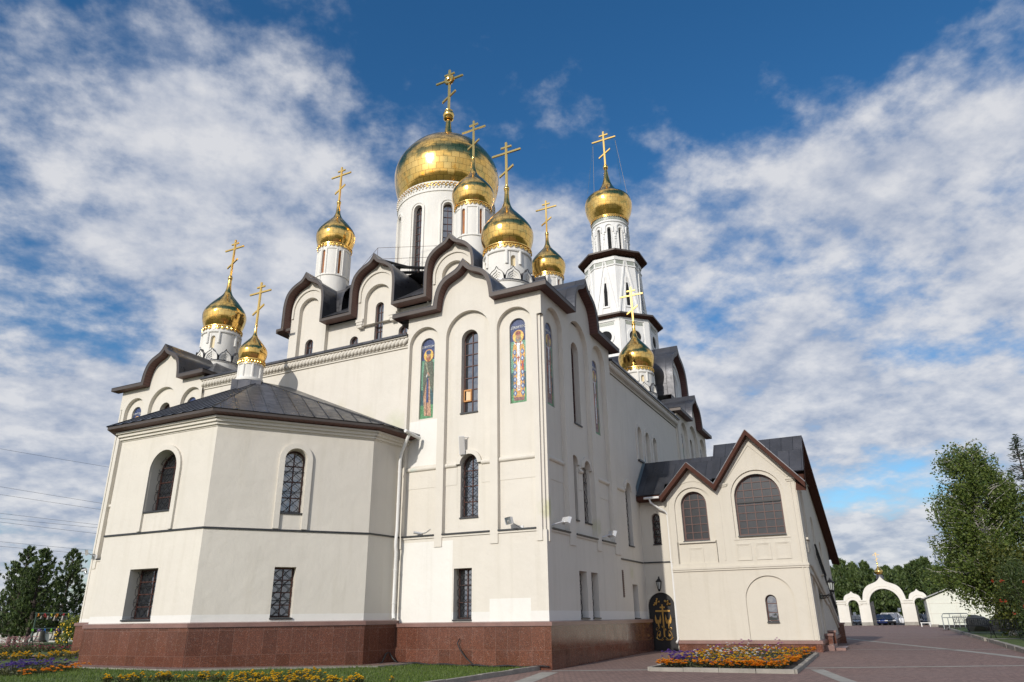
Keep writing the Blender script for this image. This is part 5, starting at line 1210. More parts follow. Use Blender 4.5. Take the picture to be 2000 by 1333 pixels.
for nm, loc, H, w, n, sd, lb in (('pine_tree', (7.0, 43.0, .3), 6.3, 2.3, 110, 11, 'tall dark pine at the far left edge of the picture, cut by the frame'), ('pine_tree', (6.7, 40.6, .3), 6.0, 2.2, 110, 12, 'dark pine with leaning bare trunk standing beside the bell rack'),
                              ('pine_tree', (11.2, 44.4, .3), 6.5, 2.3, 110, 13, 'dark pine right behind the bell rack, touching the church wall in the picture'), ('pine_tree', (9.4, 46.5, .3), 5.0, 2.1, 120, 14, 'shorter dark pine filling the gap between the taller pines behind the bell rack')):
    make_tree(nm, *pine(H, w, n, sd), BARK, L_PINE, loc, sd, lb, 'pine tree', g)
# pine wood beyond the car park: separate trees from four grown forms
protos = [pine(9.0, 3.6, 120, 20 + i, .42, low=.12) for i in range(4)]
bgm = [(tk.build('trunk', BARK, None, merge=False).data, c.build('crown', L_PINE, None, merge=False).data) for tk, c in protos]
for o in list(COL.objects):
    if o.parent is None and o.type == 'MESH' and o.name.split('.')[0] in ('trunk', 'crown'): bpy.data.objects.remove(o)
random.seed(31); k = 0
for row, (X, y0, y1, n, hs) in enumerate(((128, 6, -27, 13, .95), (137, 8, -30, 12, 1.06), (150, 10, -34, 12, 1.15))):
    for i in range(n):
        y = y0 + (y1 - y0) * (i + random.uniform(-.3, .3)) / n; t = thing('pine_tree', 'dark green pine in the wood beyond the parked cars', 'pine tree', (X + random.uniform(-3, 3), y, -.1), random.uniform(0, 6), 'pines beyond the car park')
        s = hs * random.uniform(.74, 1.2); t.scale = (s * random.uniform(.95, 1.3), s * random.uniform(.95, 1.3), s)
        for me, nm in zip(bgm[k % 4], ('trunk', 'crown')): o = bpy.data.objects.new(nm, me); COL.objects.link(o); o.parent = t
        k += 1
# birch
random.seed(41); tk = MB(); c = MB(); H = 11.2
main = [Vector((0, 0, 0)), Vector((-.12, .1, 3)), Vector((-.35, .35, 5.5)), Vector((-.5, .55, 8)), Vector((-.55, .7, 10.6))]; tk.tube(main, [.20, .16, .12, .07, .015], 8)
sec = [Vector((0, 0, .2)), Vector((.35, -.3, 3)), Vector((.5, -.9, 6)), Vector((.4, -1.3, 9.2))]; tk.tube(sec, [.15, .12, .08, .015], 8)
def along(P, t): t *= len(P) - 1; i = min(int(t), len(P) - 2); return P[i].lerp(P[i + 1], t - i)
for k in range(290):
    P = main if k % 3 else sec; t = random.uniform(.12, .99); r0 = along(P, t); a = random.uniform(0, 2 * pi); L = (3.4 * (1 - t) ** .6 + .6) * random.uniform(.55, 1.1)
    tip = r0 + Vector((cos(a) * L, sin(a) * L, L * random.uniform(.1, .65))); mid = r0.lerp(tip, .5) + Vector((0, 0, .2)); tk.tube([r0, mid, tip], [.035, .02, .008], 4, False)
    for j in range(int(8 + L * 7)):          # drooping leafy strands
        s0 = r0.lerp(tip, random.uniform(.3, 1.02)) + rdir() * .22; ln = random.uniform(.3, 1.15)
        for m_ in range(int(ln * 13)):
            f = m_ / (ln * 13); leaf(c, s0 + Vector((random.gauss(0, .07), random.gauss(0, .07), -ln * f)) + rdir() * .07, random.uniform(.05, .095), None, .6)
bt = make_tree('birch_tree', tk, c, B_BIRCH, L_BIRCH, (33.8, -16.9, .2), .5, 'tall drooping birch with white trunk at the right edge of the picture', 'birch tree'); bt.scale = (1.18, 1.18, 1.15)
def bush(b, cx, cy, cz, rx, ry, rz_, n, s, shell=.55, asp=.6, lump=7, seed=0):
    random.seed(seed); bl = [(Vector((random.uniform(-.62, .62), random.uniform(-.62, .62), random.uniform(-.55, .75))), random.uniform(.28, .55)) for _ in range(lump * 3)]
    for _ in range(n):
        o, r = random.choice(bl); p = o + rdir() * r * random.uniform(shell, 1.05)
        leaf(b, Vector((cx + p.x * rx, cy + p.y * ry, max(cz - rz_ * .98, cz + p.z * rz_))), s * random.uniform(.6, 1.25), None, asp)
tk = MB(); c = MB()
for k in range(9): a = k * 2.4; tk.tube([(0, 0, 0), (.3 * cos(a), .3 * sin(a), 1.2), (.9 * cos(a), .9 * sin(a), 2.8)], [.06, .04, .01], 5)
bush(c, 0, 0, 2.5, 3.0, 2.1, 2.6, 17000, .09, .6, seed=51, lump=12); make_tree('leafy_shrub', tk, c, BARK, L_SHRUB, (30.6, -17.6, .2), 0, 'big rounded yellow-green shrub at the right, below the birch', 'shrub')
tk = MB(); c = MB()
for k in range(6): a = k * 1.1; tk.tube([(0, 0, 0), (.2 * cos(a), .2 * sin(a), 1.3), (.7 * cos(a), .7 * sin(a), 3)], [.05, .035, .01], 5)
bush(c, 0, 0, 2.0, 1.3, 1.2, 2.1, 7000, .08, .5, asp=.3, seed=52); t = make_tree('rowan_shrub', tk, c, BARK, L_ROWAN, (21.7, -16.6, .2), 0, 'rowan bush with red berry clusters at the right frame edge', 'shrub')
b = MB(); random.seed(53)
for k in range(14):
    a = Vector((random.uniform(-1.3, 1.1), random.uniform(-.4, 1.35), random.uniform(.6, 3.6)))
    for _ in range(9): b.sphere(a + rdir() * .06, .02, 6, 4)
b.build('berries', simple('red_berries', (.34, .03, .012), .4), t, merge=False)
random.seed(54); tk = MB(); c = MB(); tk.tube([(0, 0, 0), (0, 0, 9)], [.16, .01], 7)
for k in range(170):
    z = 1.0 + 8 * random.random(); f = (z - 1) / 8; R = 1.5 * (1 - f) ** .75 * random.uniform(.6, 1.15) + .12; a = random.uniform(0, 2 * pi); tip = Vector((R * cos(a), R * sin(a), z - .12 * R)); tk.tube([(0, 0, z), tip], [.02, .006], 4, False)
    for j in range(int(8 + R * 16)):
        q = Vector((0, 0, z)).lerp(tip, random.uniform(.2, 1.03)) + rdir() * .12
        leaf(c, q, .10, (Vector((cos(a), sin(a), .25)) + rdir() * .6).normalized(), .22)
lt = make_tree('larch_tree', tk, c, BARK, L_CON, (31.2, -19.3, .2), 0, 'slim pointed larch at the right frame edge beside the birch', 'larch tree'); lt.scale = (1.35, 1.35, 1.34)
for lb, loc, r_, n, sd in (('low green bush between the farther benches and the boulders', (40, -18.2, .2), (2.4, 1.6, 1.1), 4500, 61), ('dark green bush behind the nearest bench at the right', (27.5, -18.6, .2), (3.0, 1.4, 1.4), 6500, 62)):
    tk = MB(); c = MB(); tk.tube([(0, 0, 0), (.1, 0, .9)], [.05, .02], 5); bush(c, 0, 0, r_[2] * .95, *r_, n, .08, .5, seed=sd); make_tree('green_bush', tk, c, BARK, L_SHRUB, loc, 0, lb, 'bush')
tk = MB(); c = MB(); tk.tube([(0, 0, 0), (.05, 0, .8)], [.04, .02], 5); bush(c, 0, 0, .85, 1.15, .8, .85, 2600, .06, .5, seed=63); t = make_tree('flowering_bush', tk, c, BARK, L_LIGHT, (4.6, 32.4, .3), 0, 'bush full of yellow flowers beside the bell rack and the church corner', 'bush')
b = MB(); random.seed(64)
for k in range(160): p = rdir(); b.sphere((p.x * 1.15, p.y * .8, .85 + p.z * .8), .045, 6, 4)
b.build('blossoms', simple('yellow_petals', (.75, .48, .02), .6), t, merge=False)
tk = MB(); c = MB(); tk.tube([(0, 0, 0), (.05, 0, 1.2)], [.03, .01], 5); bush(c, 0, 0, .85, .9, .7, .9, 1300, .075, .4, asp=.35, seed=65); make_tree('pale_sapling', tk, c, BARK, L_LIGHT, (11.0, 48.6, .3), 0, 'pale yellow-green young shrub before the white garden wall', 'shrub')

# grass: one uncountable lawn cover where the blades can be seen
random.seed(71); b = MB()
for _ in range(52000):
    x = random.uniform(-14, -.05); y = .62 + 15.5 * random.random() ** 1.2
    if y > 5.6 and x > -1.0: continue
    ix = any(False for _ in ())
    if y > 5.4 and (x > -1.2 - (y - 5.4) * 1.45 and x > -7.3): continue
    z = lawn_z(x, y); h = random.uniform(.035, .085); a = random.uniform(0, 2 * pi); dx, dy = cos(a) * .011, sin(a) * .011; lx, ly = random.gauss(0, .025), random.gauss(0, .025)
    i = len(b.v); b.v += [(x - dx, y - dy, z - .005), (x + dx, y + dy, z - .005), (x + lx, y + ly, z + h)]; b.f.append((i, i + 1, i + 2))
stuff(b.build('grass', L_GRASS, merge=False), 'short mown green grass on the lawn before the church', 'grass')

def petal_head(b, c, r, sq=.6):
    c = Vector(c)
    for (k, rr, zz, n) in ((0, r, 0, 9), (1, r * .72, r * .22, 7), (2, r * .4, r * .4, 5)):
        for i in range(n):
            a = 2 * pi * i / n + k * .5; a2 = a + 2 * pi / n * .95
            b.face([c + Vector((0, 0, zz - .01)), c + Vector((rr * cos(a), rr * sin(a), zz + random.uniform(-.006, .006))), c + Vector((rr * 1.08 * cos((a + a2) / 2), rr * 1.08 * sin((a + a2) / 2), zz + .006)), c + Vector((rr * cos(a2), rr * sin(a2), zz + random.uniform(-.006, .006)))])
Y_PET, O_PET = simple('yellow_marigold', (.80, .52, .01), .6, 0, .15, 30), simple('orange_marigold', (.80, .31, .008), .6, 0, .2, 30)
P_PET, V_PET, W_PET, M_PET, K_PET = simple('purple_petals', (.16, .07, .34), .6, 0, .3, 20), simple('violet_petals', (.10, .07, .30), .6, 0, .3, 20), simple('white_petals', (.78, .76, .74), .6), simple('magenta_petals', (.50, .02, .16), .6, 0, .2, 20), simple('pink_petals', (.62, .38, .36), .6, 0, .2, 20)
def marigold(seed, nh):
    random.seed(seed); st = MB(); hd = MB()
    for k in range(nh):
        a = random.uniform(0, 2 * pi); r = random.uniform(.02, .13); h = random.uniform(.13, .25); p = Vector((r * cos(a), r * sin(a), h)); st.tube([(0, 0, 0), p * .6, p], .006, 4, False); petal_head(hd, p, random.uniform(.032, .046))
    for k in range(60): leaf(st, Vector((random.gauss(0, .06), random.gauss(0, .06), random.uniform(.02, .17))), .035, None, .3)
    return st, hd
mg = []
for sd, nh in ((81, 4), (82, 6), (83, 3), (84, 5)):
    st, hd = marigold(sd, nh); mg.append((st.build('foliage', L_FOL, merge=False).data, hd.build('blossoms', Y_PET, merge=False).data))
for o in list(COL.objects):
    if o.parent is None and o.type == 'MESH' and o.name.split('.')[0] in ('foliage', 'blossoms'): bpy.data.objects.remove(o)
random.seed(85); k = 0
def plant(x, y, label, group, s=1.0):
    global k
    t = thing('marigold_plant', label, 'flower', (x, y, lawn_z(x, y) - .01), random.uniform(0, 6), group); t.scale = (s, s, s)
    for me, nm in zip(mg[k % 4], ('foliage', 'blossoms')): o = bpy.data.objects.new(nm, me); COL.objects.link(o); o.parent = t
    k += 1
# the long row curves from the lower left towards the kerb
for i in range(58):
    f = (i + random.uniform(-.4, .4)) / 58; q = Vector((-10.7, 7.6)).lerp(Vector((-6.1, 4.6)), f) + Vector((random.gauss(0, .2), random.gauss(0, .2)))
    plant(q.x, q.y, 'yellow marigold plant in the farther row of the lawn, along the apse footpath', 'marigolds in the farther lawn row', random.uniform(.75, 1.2))
for i in range(64):
    f = random.random(); q = Vector((-9.0, 4.9)).lerp(Vector((-7.2, 1.3)), f) + Vector((random.gauss(0, .32), random.gauss(0, .3)))
    plant(q.x, q.y, 'yellow marigold plant in the loose nearer patch of the lawn', 'marigolds in the nearer lawn patch', random.uniform(.7, 1.15))
for i in range(46):
    plant(random.uniform(-5.8, -1.6), random.uniform(19.3, 22.9), 'yellow marigold plant in the bed at the left beyond the apse', 'marigolds in the left bed', random.uniform(1.0, 1.4))
def flowerbed(name, pts_fn, n, mat, hr, zf, label, hmin=.1, hmax=.25, seed=90):
    random.seed(seed); b = MB()
    for _ in range(n):
        x, y = pts_fn(); petal_head(b, (x, y, zf(x, y) + random.uniform(hmin, hmax)), hr * random.uniform(.75, 1.2))
    return stuff(b.build(name, mat, merge=False), label, 'flowers')
def foliage(name, pts_fn, n, zf, hmax, label, seed=91, s=.04):
    random.seed(seed); b = MB()
    for _ in range(n): x, y = pts_fn(); leaf(b, Vector((x, y, zf(x, y) + random.uniform(0, hmax))), s, None, .4)
    return stuff(b.build(name, L_FOL, merge=False), label, 'foliage')
LB = lambda: (lambda f, g: (-10.6 + 2.6 * f - .4 * g, 11.6 + 2.4 * f * .6 + 2.2 * g))(random.random(), random.random())
foliage('flower_foliage', LB, 6000, lawn_z, .22, 'dark foliage under the purple flowers at the left')
flowerbed('purple_flowers', LB, 110, V_PET, .055, lawn_z, 'blue and purple petunias at the lower left', .15, .34, 92); flowerbed('pink_flowers', LB, 80, P_PET, .05, lawn_z, 'lilac petunias mixed into the lower left bed', .15, .36, 93)
flowerbed('orange_flowers', lambda: (lambda f: (-11 + 3.2 * f + random.gauss(0, .12), 10.9 + 2.0 * f + random.gauss(0, .12)))(random.random()), 60, O_PET, .05, lawn_z, 'orange marigold edging of the lower left bed', .08, .2, 94)
FB_ = lambda: (random.uniform(2.5, 6.2), random.uniform(29.2, 30.6))
foliage('flower_foliage', lambda: (random.uniform(-1.4, 3.4), random.uniform(29.0, 33.4)), 2600, lawn_z, .3, 'foliage of the far pink flower bed', s=.07)
flowerbed('magenta_flowers', lambda: (lambda f: (-1.2 + 4.2 * f + random.gauss(0, .15), 32.6 - 3.4 * f + random.gauss(0, .2)))(random.random()), 220, M_PET, .06, lawn_z, 'magenta petunias along the far left bed', .1, .3, 95); flowerbed('pale_pink_flowers', lambda: (random.gauss(1.3, .5), random.gauss(32.4, .5)), 150, K_PET, .07, lawn_z, 'pale pink tall flowers behind the magenta ones', .3, .75, 96)
# raised bed on the plaza
bed = thing('flower_bed', 'concrete-edged flower bed of orange marigolds and violets on the plaza', 'flower bed', (0, 0, 0))
bz = lambda x, y: pl_z(x, 0) + .10
kb = kerbrun([(.45, -3.25), (.45, -7.65), (9.6, -7.45), (9.6, -3.4), (.45, -3.25)], .15, .12, 'bed_kerb'); kb.parent = bed
b = MB(); b.face([(.5, -3.3, .09), (.5, -7.6, .09), (9.55, -7.4, .18), (9.55, -3.45, .18)]); b.build('soil', simple('dark_soil', (.03, .022, .016), .95, 0, .4, 12), bed)
BB = lambda: (random.uniform(.7, 9.3), random.uniform(-7.3, -3.5))
foliage('flower_foliage', BB, 15000, bz, .22, 'green foliage filling the plaza flower bed', 97, .045)
flowerbed('violet_flowers', BB, 700, V_PET, .030, bz, 'small violet flowers filling the plaza bed', .10, .22, 98); flowerbed('lilac_flowers', lambda: (random.uniform(.8, 2.4), random.gauss(-4.0, .35)), 90, P_PET, .06, bz, 'lilac petunias at the left of the plaza bed', .16, .45, 99)
def clump():
    if not hasattr(clump, 'c'): clump.c = [BB() for _ in range(46)] + [(random.uniform(.65, 1.1), random.uniform(-7.3, -3.5)) for _ in range(16)] + [(random.uniform(.7, 9.3), random.uniform(-7.35, -7.0)) for _ in range(14)]
    x, y = random.choice(clump.c); return (min(9.4, max(.62, x + random.gauss(0, .16))), min(-3.4, max(-7.45, y + random.gauss(0, .16))))
flowerbed('orange_flowers', clump, 1500, O_PET, .05, bz, 'orange marigold clumps across the plaza bed', .09, .22, 100); flowerbed('yellow_flowers', BB, 420, Y_PET, .045, bz, 'yellow marigolds scattered in the plaza bed', .12, .28, 101)
flowerbed('white_flowers', lambda: (random.choice((2.2, 4.6, 6.2)) + random.gauss(0, .25), random.choice((-5.4, -6.2, -4.6)) + random.gauss(0, .2)), 90, W_PET, .045, bz, 'white flowers standing in the plaza bed', .2, .5, 102)
flowerbed('magenta_flowers', lambda: (random.choice((7.8, 3.6)) + random.gauss(0, .2), random.choice((-6.4, -4.9)) + random.gauss(0, .2)), 30, simple('mauve_petals', (.42, .06, .38), .6), .05, bz, 'mauve flowers on tall stems in the plaza bed', .3, .6, 103)

# ------------------------------------------------------------------ gate, shed and yard at the right
M['gatew'] = plaster('gate_plaster', (.74, .71, .64), False)
M['gatew2'] = plaster('gate_trim_plaster', (.60, .57, .50), False)
GATE = thing('gateway', 'white three-arched gateway with dark ogee roofs and a small gold dome', 'gate', (0, 0, 0)); FG = F((95, 0, 0), (0, -1, 0), (1, 0, 0))     # u = -y
b = MB(); G0 = .02
top = [(2.9, 3.45)] + [p for p in ogee(5.0, 1.15, 3.45, 1.25, KB)] + [(6.35, 3.45)] + ogee(9.1, 2.75, 3.45, 3.15, KB) + [(11.95, 3.45)] + ogee(13.35, 1.15, 3.45, 1.35, KB) + [(15.7, 3.45)]
b.panel(FG, [(2.9, G0), (15.7, G0)] + top[::-1], [arch(5.05, 1.35, G0 + .01, 3.5, 16), arch(9.15, 3.95, G0 + .01, 4.92, 24), arch(13.5, 1.35, G0 + .01, 3.62, 16)], 0, 1.1, osides=True)
b.build('arch_wall', M['gatew'], GATE)
b = MB()
for c, w, zt in ((5.05, 1.35, 3.5), (9.15, 3.95, 4.92), (13.5, 1.35, 3.62)):
    b.ring(FG, arcopen(c, w + .5, zt - w / 2, zt + .25, 20), arcopen(c, w + .06, zt - w / 2, zt + .03, 20), -.10, .02); b.ring(FG, arcopen(c, w + .9, zt - w / 2 + .1, zt + .45, 20), arcopen(c, w + .74, zt - w / 2 + .1, zt + .37, 20), -.06, .02)
for u0, u1 in ((2.85, 4.1), (5.85, 6.75), (11.45, 12.6), (14.3, 15.75)): b.box(FG, u0, u1, 3.0, 3.16, -.12, .02); b.box(FG, u0 - .03, u1 + .03, 3.3, 3.5, -.16, .02)
for u in (3.5, 6.45, 11.95, 15.0): b.ring(FG, arcopen(u, .28, .9, 2.45), arcopen(u, .16, .9, 2.39), -.05, .02)
b.build('moulding', M['gatew'], GATE)
b = MB()
for u0, u1 in ((2.85, 4.36), (5.74, 7.15), (11.14, 12.8), (14.2, 15.75)): b.box(FG, u0, u1, .0, .55, -.06, 1.15)
b.build('gate_plinth', M['concrete'], GATE)
b = MB(); up = offset(top, -.03, .9); b.strip(FG, up, up, .22, 1.5); b.strip(FG, up, top, .22, .22); b.build('roof', simple('slate_blue_roof', (.045, .05, .065), .45, .3), GATE, smooth='auto')
gc = (95.55, -9.1, 0); b = MB(); b.lathe(gc, [(.55, 6.3), (.42, 6.75), (.30, 7.0)], 16); b.build('drum', M['roof'], GATE, smooth='auto')
b = MB(); b.lathe(gc, [(r * .54, 6.92 + z * .50) for r, z in smoothcurve(BULB, 2)], 24); o = b.build('onion_dome', M['gold'], GATE, smooth=True); cross(o, (gc[0], gc[1], 8.45), 1.5); b = MB(); b.sphere((gc[0], gc[1], 8.42), .14, 12, 8); b.build('orb', M['gold'], o, smooth=True)
def gateleaf(fr, w, h):
    b = MB(); n = int(w / .12)
    for k in range(n + 1): u = w * k / n; b.tube([fr.p(u, .1, 0), fr.p(u, h - .3 + .3 * sin(pi * k / n / 2), 0)], .018, 4)
    for z in (.15, .9, 1.6, h - .6): b.box(fr, 0, w, z, z + .07, -.02, .02)
    b.box(fr, 0, w, .15, .8, -.012, .012)
    for k in range(3): u = w * (k + .5) / 3; b.tube([fr.p(u + .14 * cos(a * .5), 1.25 + .22 * sin(a * .5), 0) for a in range(13)], .02, 4); b.tube([fr.p(u + .12 * cos(a * .5), h - .85 + .2 * sin(a * .5), 0) for a in range(13)], .02, 4)
    return b
for u, w, h, lb in ((7.2, 1.9, 3.3, 'open grey iron leaf'), (11.1, 1.9, 3.3, 'far iron leaf'), (4.4, .75, 2.7, 'side iron leaf'), (12.85, .75, 2.7, 'right side iron leaf')):
    gateleaf(F((95.3, -u, 0), (-1 if u != 11.1 else 1, -.28, 0), (0, 1, 0)), w, h).build('gate_leaf', simple('grey_iron', (.10, .10, .10), .5, .3), GATE)
wl_ = thing('boundary_wall', 'low white wall running on from the left end of the gateway', 'wall', (0, 0, 0)); b = MB(); b.wbox(95.2, 95.5, -2.8, 12, .02, .95); b.build('wall', M['gatew'], wl_); b = MB(); b.wbox(95.1, 95.6, -2.8, 12, .95, 1.05); b.build('coping', M['concrete'], wl_)
SHED = thing('shed', 'plain white shed with mono-pitched edge roof, right of the gateway', 'building', (0, 0, 0)); FSH = F((86, 0, 0), (0, -1, 0), (1, 0, 0))
b = MB(); b.panel(FSH, [(14.15, .0), (26, .0), (26, 5.9), (20.6, 5.75), (14.0, 3.25)], [], 0, .2, osides=True); b.wbox(86.01, 98, -14.3, -14.02, .0, 3.2); b.build('wall', simple('white_cladding', (.66, .66, .58), .6, 0, .05, 2), SHED)
b = MB()
for z in (.0, 1.55, 2.75): b.box(FSH, 14.1, 26, z + .0, z + .06, -.025, .01)
for u in (14.25, 17.2, 20.2): b.box(FSH, u, u + .06, .05, 3.2, -.022, .01)
b.build('cladding_joint', simple('cladding_joint', (.60, .57, .50), .6), SHED)
b = MB(); slab(b, [(85.6, -13.7, 3.32), (85.6, -20.7, 6.0), (98, -20.7, 6.0), (98, -13.7, 3.32)], th=.12); slab(b, [(85.6, -20.7, 6.0), (85.6, -26.5, 6.1), (98, -26.5, 6.1), (98, -20.7, 6.0)], th=.12); b.build('roof', simple('shed_roof', (.30, .30, .29), .6), SHED)
# two white garden bits at the shed corner
t = thing('sawhorse', 'small white bench-like stand at the foot of the shed corner', 'stand', (81, -13.3, .115)); b = MB(); b.box(FE, -.55, .55, .40, .48, -.2, .2); b.build('top', M['pipe'], t); 
for s in (-1, 1): b = MB(); b.box(FE, s * .45 - .05, s * .45 + .05, 0, .40, -.18, .18); b.build('leg', M['pipe'], t)
t = thing('concrete_block', 'squat pale block next to the white stand by the shed', 'block', (80.6, -14.3, .115)); b = MB(); L = rect(-.45, .45, 0, .26); b.panel(FE, [(-.45, 0), (.45, 0), (.40, .26), (-.40, .26)], [], -.25, .25, osides=True); b.panel(FE, [(-.45, 0), (.45, 0), (.40, .26), (-.40, .26)], [], .25, .25); b.build('block', M['kerb'], t)
t = thing('metal_rack', 'tall grey tubular rack leaning before the shed wall', 'rack', (58, -15.3, .22)); b = MB(); fr = F((0, 0, 0), (.25, -1, 0), (1, .2, 0), (.08, 0, 1))
b.tube([fr.p(-1.15, 0, 0), fr.p(-1.15, 1.15, 0), fr.p(-1.0, 1.35, 0), fr.p(1.0, 1.35, 0), fr.p(1.15, 1.15, 0), fr.p(1.15, 0, 0)], .045, 6); b.tube([fr.p(-1.15, 1.0, 0), fr.p(1.15, 1.0, 0)], .035, 6)
for u in (-.7, -.25, .2, .65): b.tube([fr.p(u, 0, 0), fr.p(u, 1.0, 0)], .035, 6)
for u in (-.5, .45): b.tube([fr.p(u, 1.0, 0), fr.p(u, 1.35, 0)], .035, 6)
b.build('tube_frame', simple('grey_tube', (.20, .22, .22), .45, .4), t)
t = thing('trailer_bed', 'low dark flat platform on the grass under the grey rack', 'platform', (59.2, -15.2, .22)); b = MB(); b.box(FE, -1.6, 1.4, .12, .34, -.6, .6); b.build('deck', M['iron'], t)
for y in (-1.1, .9): b = MB(); b.tube([(-.7, y, .15), (.7, y, .15)], .14, 10); b.build('roller', M['cable'], t)
def rock(seed, r):
    bm = bmesh.new(); bmesh.ops.create_icosphere(bm, subdivisions=2, radius=1); random.seed(seed); ax = [rdir() for _ in range(9)]; dd = [random.uniform(.62, .95) for _ in ax]
    for v in bm.verts:
        for a, d in zip(ax, dd):
            k = v.co.dot(a)
            if k > d: v.co -= a * (k - d)
        v.co = Vector((v.co.x * r[0], v.co.y * r[1], v.co.z * r[2]))
    me = bpy.data.meshes.new('boulder'); bm.to_mesh(me); bm.free(); me.materials.append(M['stone']); o = bpy.data.objects.new('boulder', me); COL.objects.link(o); return o
M['stone'] = simple('grey_brown_stone', (.16, .145, .115), .9, 0, .35, 2.2, .03)
for lb, loc, r, sd in (('large pointed grey boulder behind the benches, left one', (47.5, -16.2, .65), (1.2, 1.0, 1.0), 5), ('large flat-topped mossy boulder behind the benches, right one', (46.5, -17.9, .6), (1.4, 1.3, .95), 9)):
    o = rock(sd, r); o.location = loc; tag(o, lb, 'boulder', 'boulders on the side lawn')
def bench():
    t = thing('garden_bench', 'black iron bench with scrolled sides, nearest of the three on the side lawn', 'bench', (0, 0, 0), 0, 'iron benches on the side lawn')   # seat looks along +y
    b = MB()
    for k in range(6): b.wbox(-.75, .75, -.22 + k * .085, -.155 + k * .085, .44, .465)
    b.build('seat', M['iron'], t); b = MB(); fr = F((0, -.25, .46), (1, 0, 0), (0, -1, 0), (0, -.28, 1))
    for k in range(12): u = -.75 + 1.5 * k / 11; b.tube([fr.p(u, .05, 0), fr.p(u, .5, 0)], .013, 4)
    for z in (.05, .5): b.tube([fr.p(-.75, z, 0), fr.p(.75, z, 0)], .02, 6)
    for u in (-.4, 0, .4): b.tube([fr.p(u + .13 * cos(a * .5), .28 + .13 * sin(a * .5), .01) for a in range(14)], .014, 4)
    b.build('backrest', M['iron'], t)
    for s in (-.75, .75):
        b = MB(); b.tube([(s, -.36, 0), (s, -.22, .22), (s, -.22, .46), (s, -.36, .98)], .022, 6); b.tube([(s, .36, 0), (s, .22, .2), (s, .24, .46), (s, .30, .62), (s, .1, .70), (s, -.28, .68)], .022, 6); b.tube([(s, .2, .3), (s, 0, .2), (s, -.2, .3)], .016, 5); b.build('side_frame', M['iron'], t)
    return t
be = bench(); be.location = (27.2, -15.9, .24); be.rotation_euler = (0, 0, radians(62))
dup(be, (42.2, -15.8, .24), radians(78), 'black iron bench, the middle one of three, seen end on on the side lawn'); dup(be, (57.0, -15.9, .24), radians(100), 'black iron bench farthest down the side lawn, in front of the grey rack', scale=(1.1, 1.1, 1.15))
# cars beyond the gate
def car(label, loc, rz, paint, suv=False):
    t = thing('parked_car', label, 'car', loc, rz, 'cars parked beyond the gateway'); L, Wd, H = (4.55, 1.85, 1.68) if suv else (4.4, 1.78, 1.48); hw = Wd / 2
    # lengthwise stations: x, half width at sill, belt height, roof height, half width at roof
    belt = .98 if suv else .86; rear = 1.0 if suv else .8
    prof = [(-L / 2, .35, .62, .8), (-L / 2 + .06, .28, belt - .02, .93), (-L / 2 + .5, .26, belt + .02, 1), (-.2, .24, belt, 1), (.75, .24, belt - .02, 1), (L / 2 - .75, .25, belt - .10, .98), (L / 2 - .15, .28, belt - .26, .9), (L / 2, .38, .55, .78)]
    b = MB(); R = []
    for x, zl, zb_, k in prof:
        w = hw * k; R.append([(x, -w * .9, zl), (x, -w, zl + .2), (x, -w, zb_ - .12), (x, -w * .90, zb_), (x, w * .90, zb_), (x, w, zb_ - .12), (x, w, zl + .2), (x, w * .9, zl)])
    for A, B in zip(R, R[1:]):
        for i in range(8): j = (i + 1) % 8; b.face([A[i], A[j], B[j], B[i]])
    b.face(R[0]); b.face(R[-1])
    r0, r1 = (-L / 2 + .35, .35) if suv else (-L / 2 + .95, .25)       # roof span
    RF = [(r0, -hw * .68, H), (r1, -hw * .68, H), (r1, hw * .68, H), (r0, hw * .68, H)]; b.face(RF); b.build('body', paint, t, smooth='auto')
    BL = [(-L / 2 + (.1 if suv else .45), -hw * .88, belt), (1.05, -hw * .88, belt), (1.05, hw * .88, belt), (-L / 2 + (.1 if suv else .45), hw * .88, belt)]
    b = MB()
    for i in range(4): j = (i + 1) % 4; b.face([BL[i], BL[j], RF[j], RF[i]])
    b.build('window_band', M['glass'], t); b = MB()
    for s in (-1, 1):
        for u in (0.0, .38, .74, 1.0):
            x0 = BL[0][0] + (BL[1][0] - BL[0][0]) * u; x1 = r0 + (r1 - r0) * u; b.tube([(x0, s * hw * .885, belt), (x1, s * hw * .685, H)], .035, 5)
        b.tube([(r0, s * hw * .69, H + .02), (r1, s * hw * .69, H + .02)], .035, 5)
    b.build('pillars', paint, t)
    for x in (-L * .30, L * .31):
        for s in (-1, 1):
            b = MB(); fr = F((x, s * hw * .93, .33), (1, 0, 0), (0, -s, 0)); n = 18; c = [(.33 * cos(2 * pi * i / n), .33 * sin(2 * pi * i / n)) for i in range(n)]
            b.panel(fr, c, [], -.02, .2, osides=True); b.panel(fr, c, [], .2, .2); o = b.build('wheel', M['cable'], t)
            b = MB(); c2 = [(.21 * cos(2 * pi * i / n), .21 * sin(2 * pi * i / n)) for i in range(n)]; b.panel(fr, c2, [], -.03, -.02, osides=True); b.build('rim', simple('alloy', (.42, .42, .43), .35, .7), o)
    for s in (-1, 1):
        b = MB(); b.box(FE, s * hw * .62 - .2, s * hw * .62 + .2, .60, .73, L / 2 - .20, L / 2 - .02); b.build('headlight', simple('headlight', (.7, .7, .72), .1), t); b = MB(); b.box(FE, s * hw * .70 - .14, s * hw * .70 + .14, .70, .95, -L / 2 - .01, -L / 2 + .1); b.build('tail_light', simple('tail_light', (.35, .02, .02), .2), t)
        b = MB(); b.box(FE, s * hw * 1.02 - .09, s * hw * 1.02 + .09, belt - .02, belt + .13, .72, .84); b.build('wing_mirror', paint, t)
    b = MB(); b.box(FE, -.55, .55, .42, .55, L / 2 - .06, L / 2 + .01); b.build('grille', M['iron'], t)
    return t
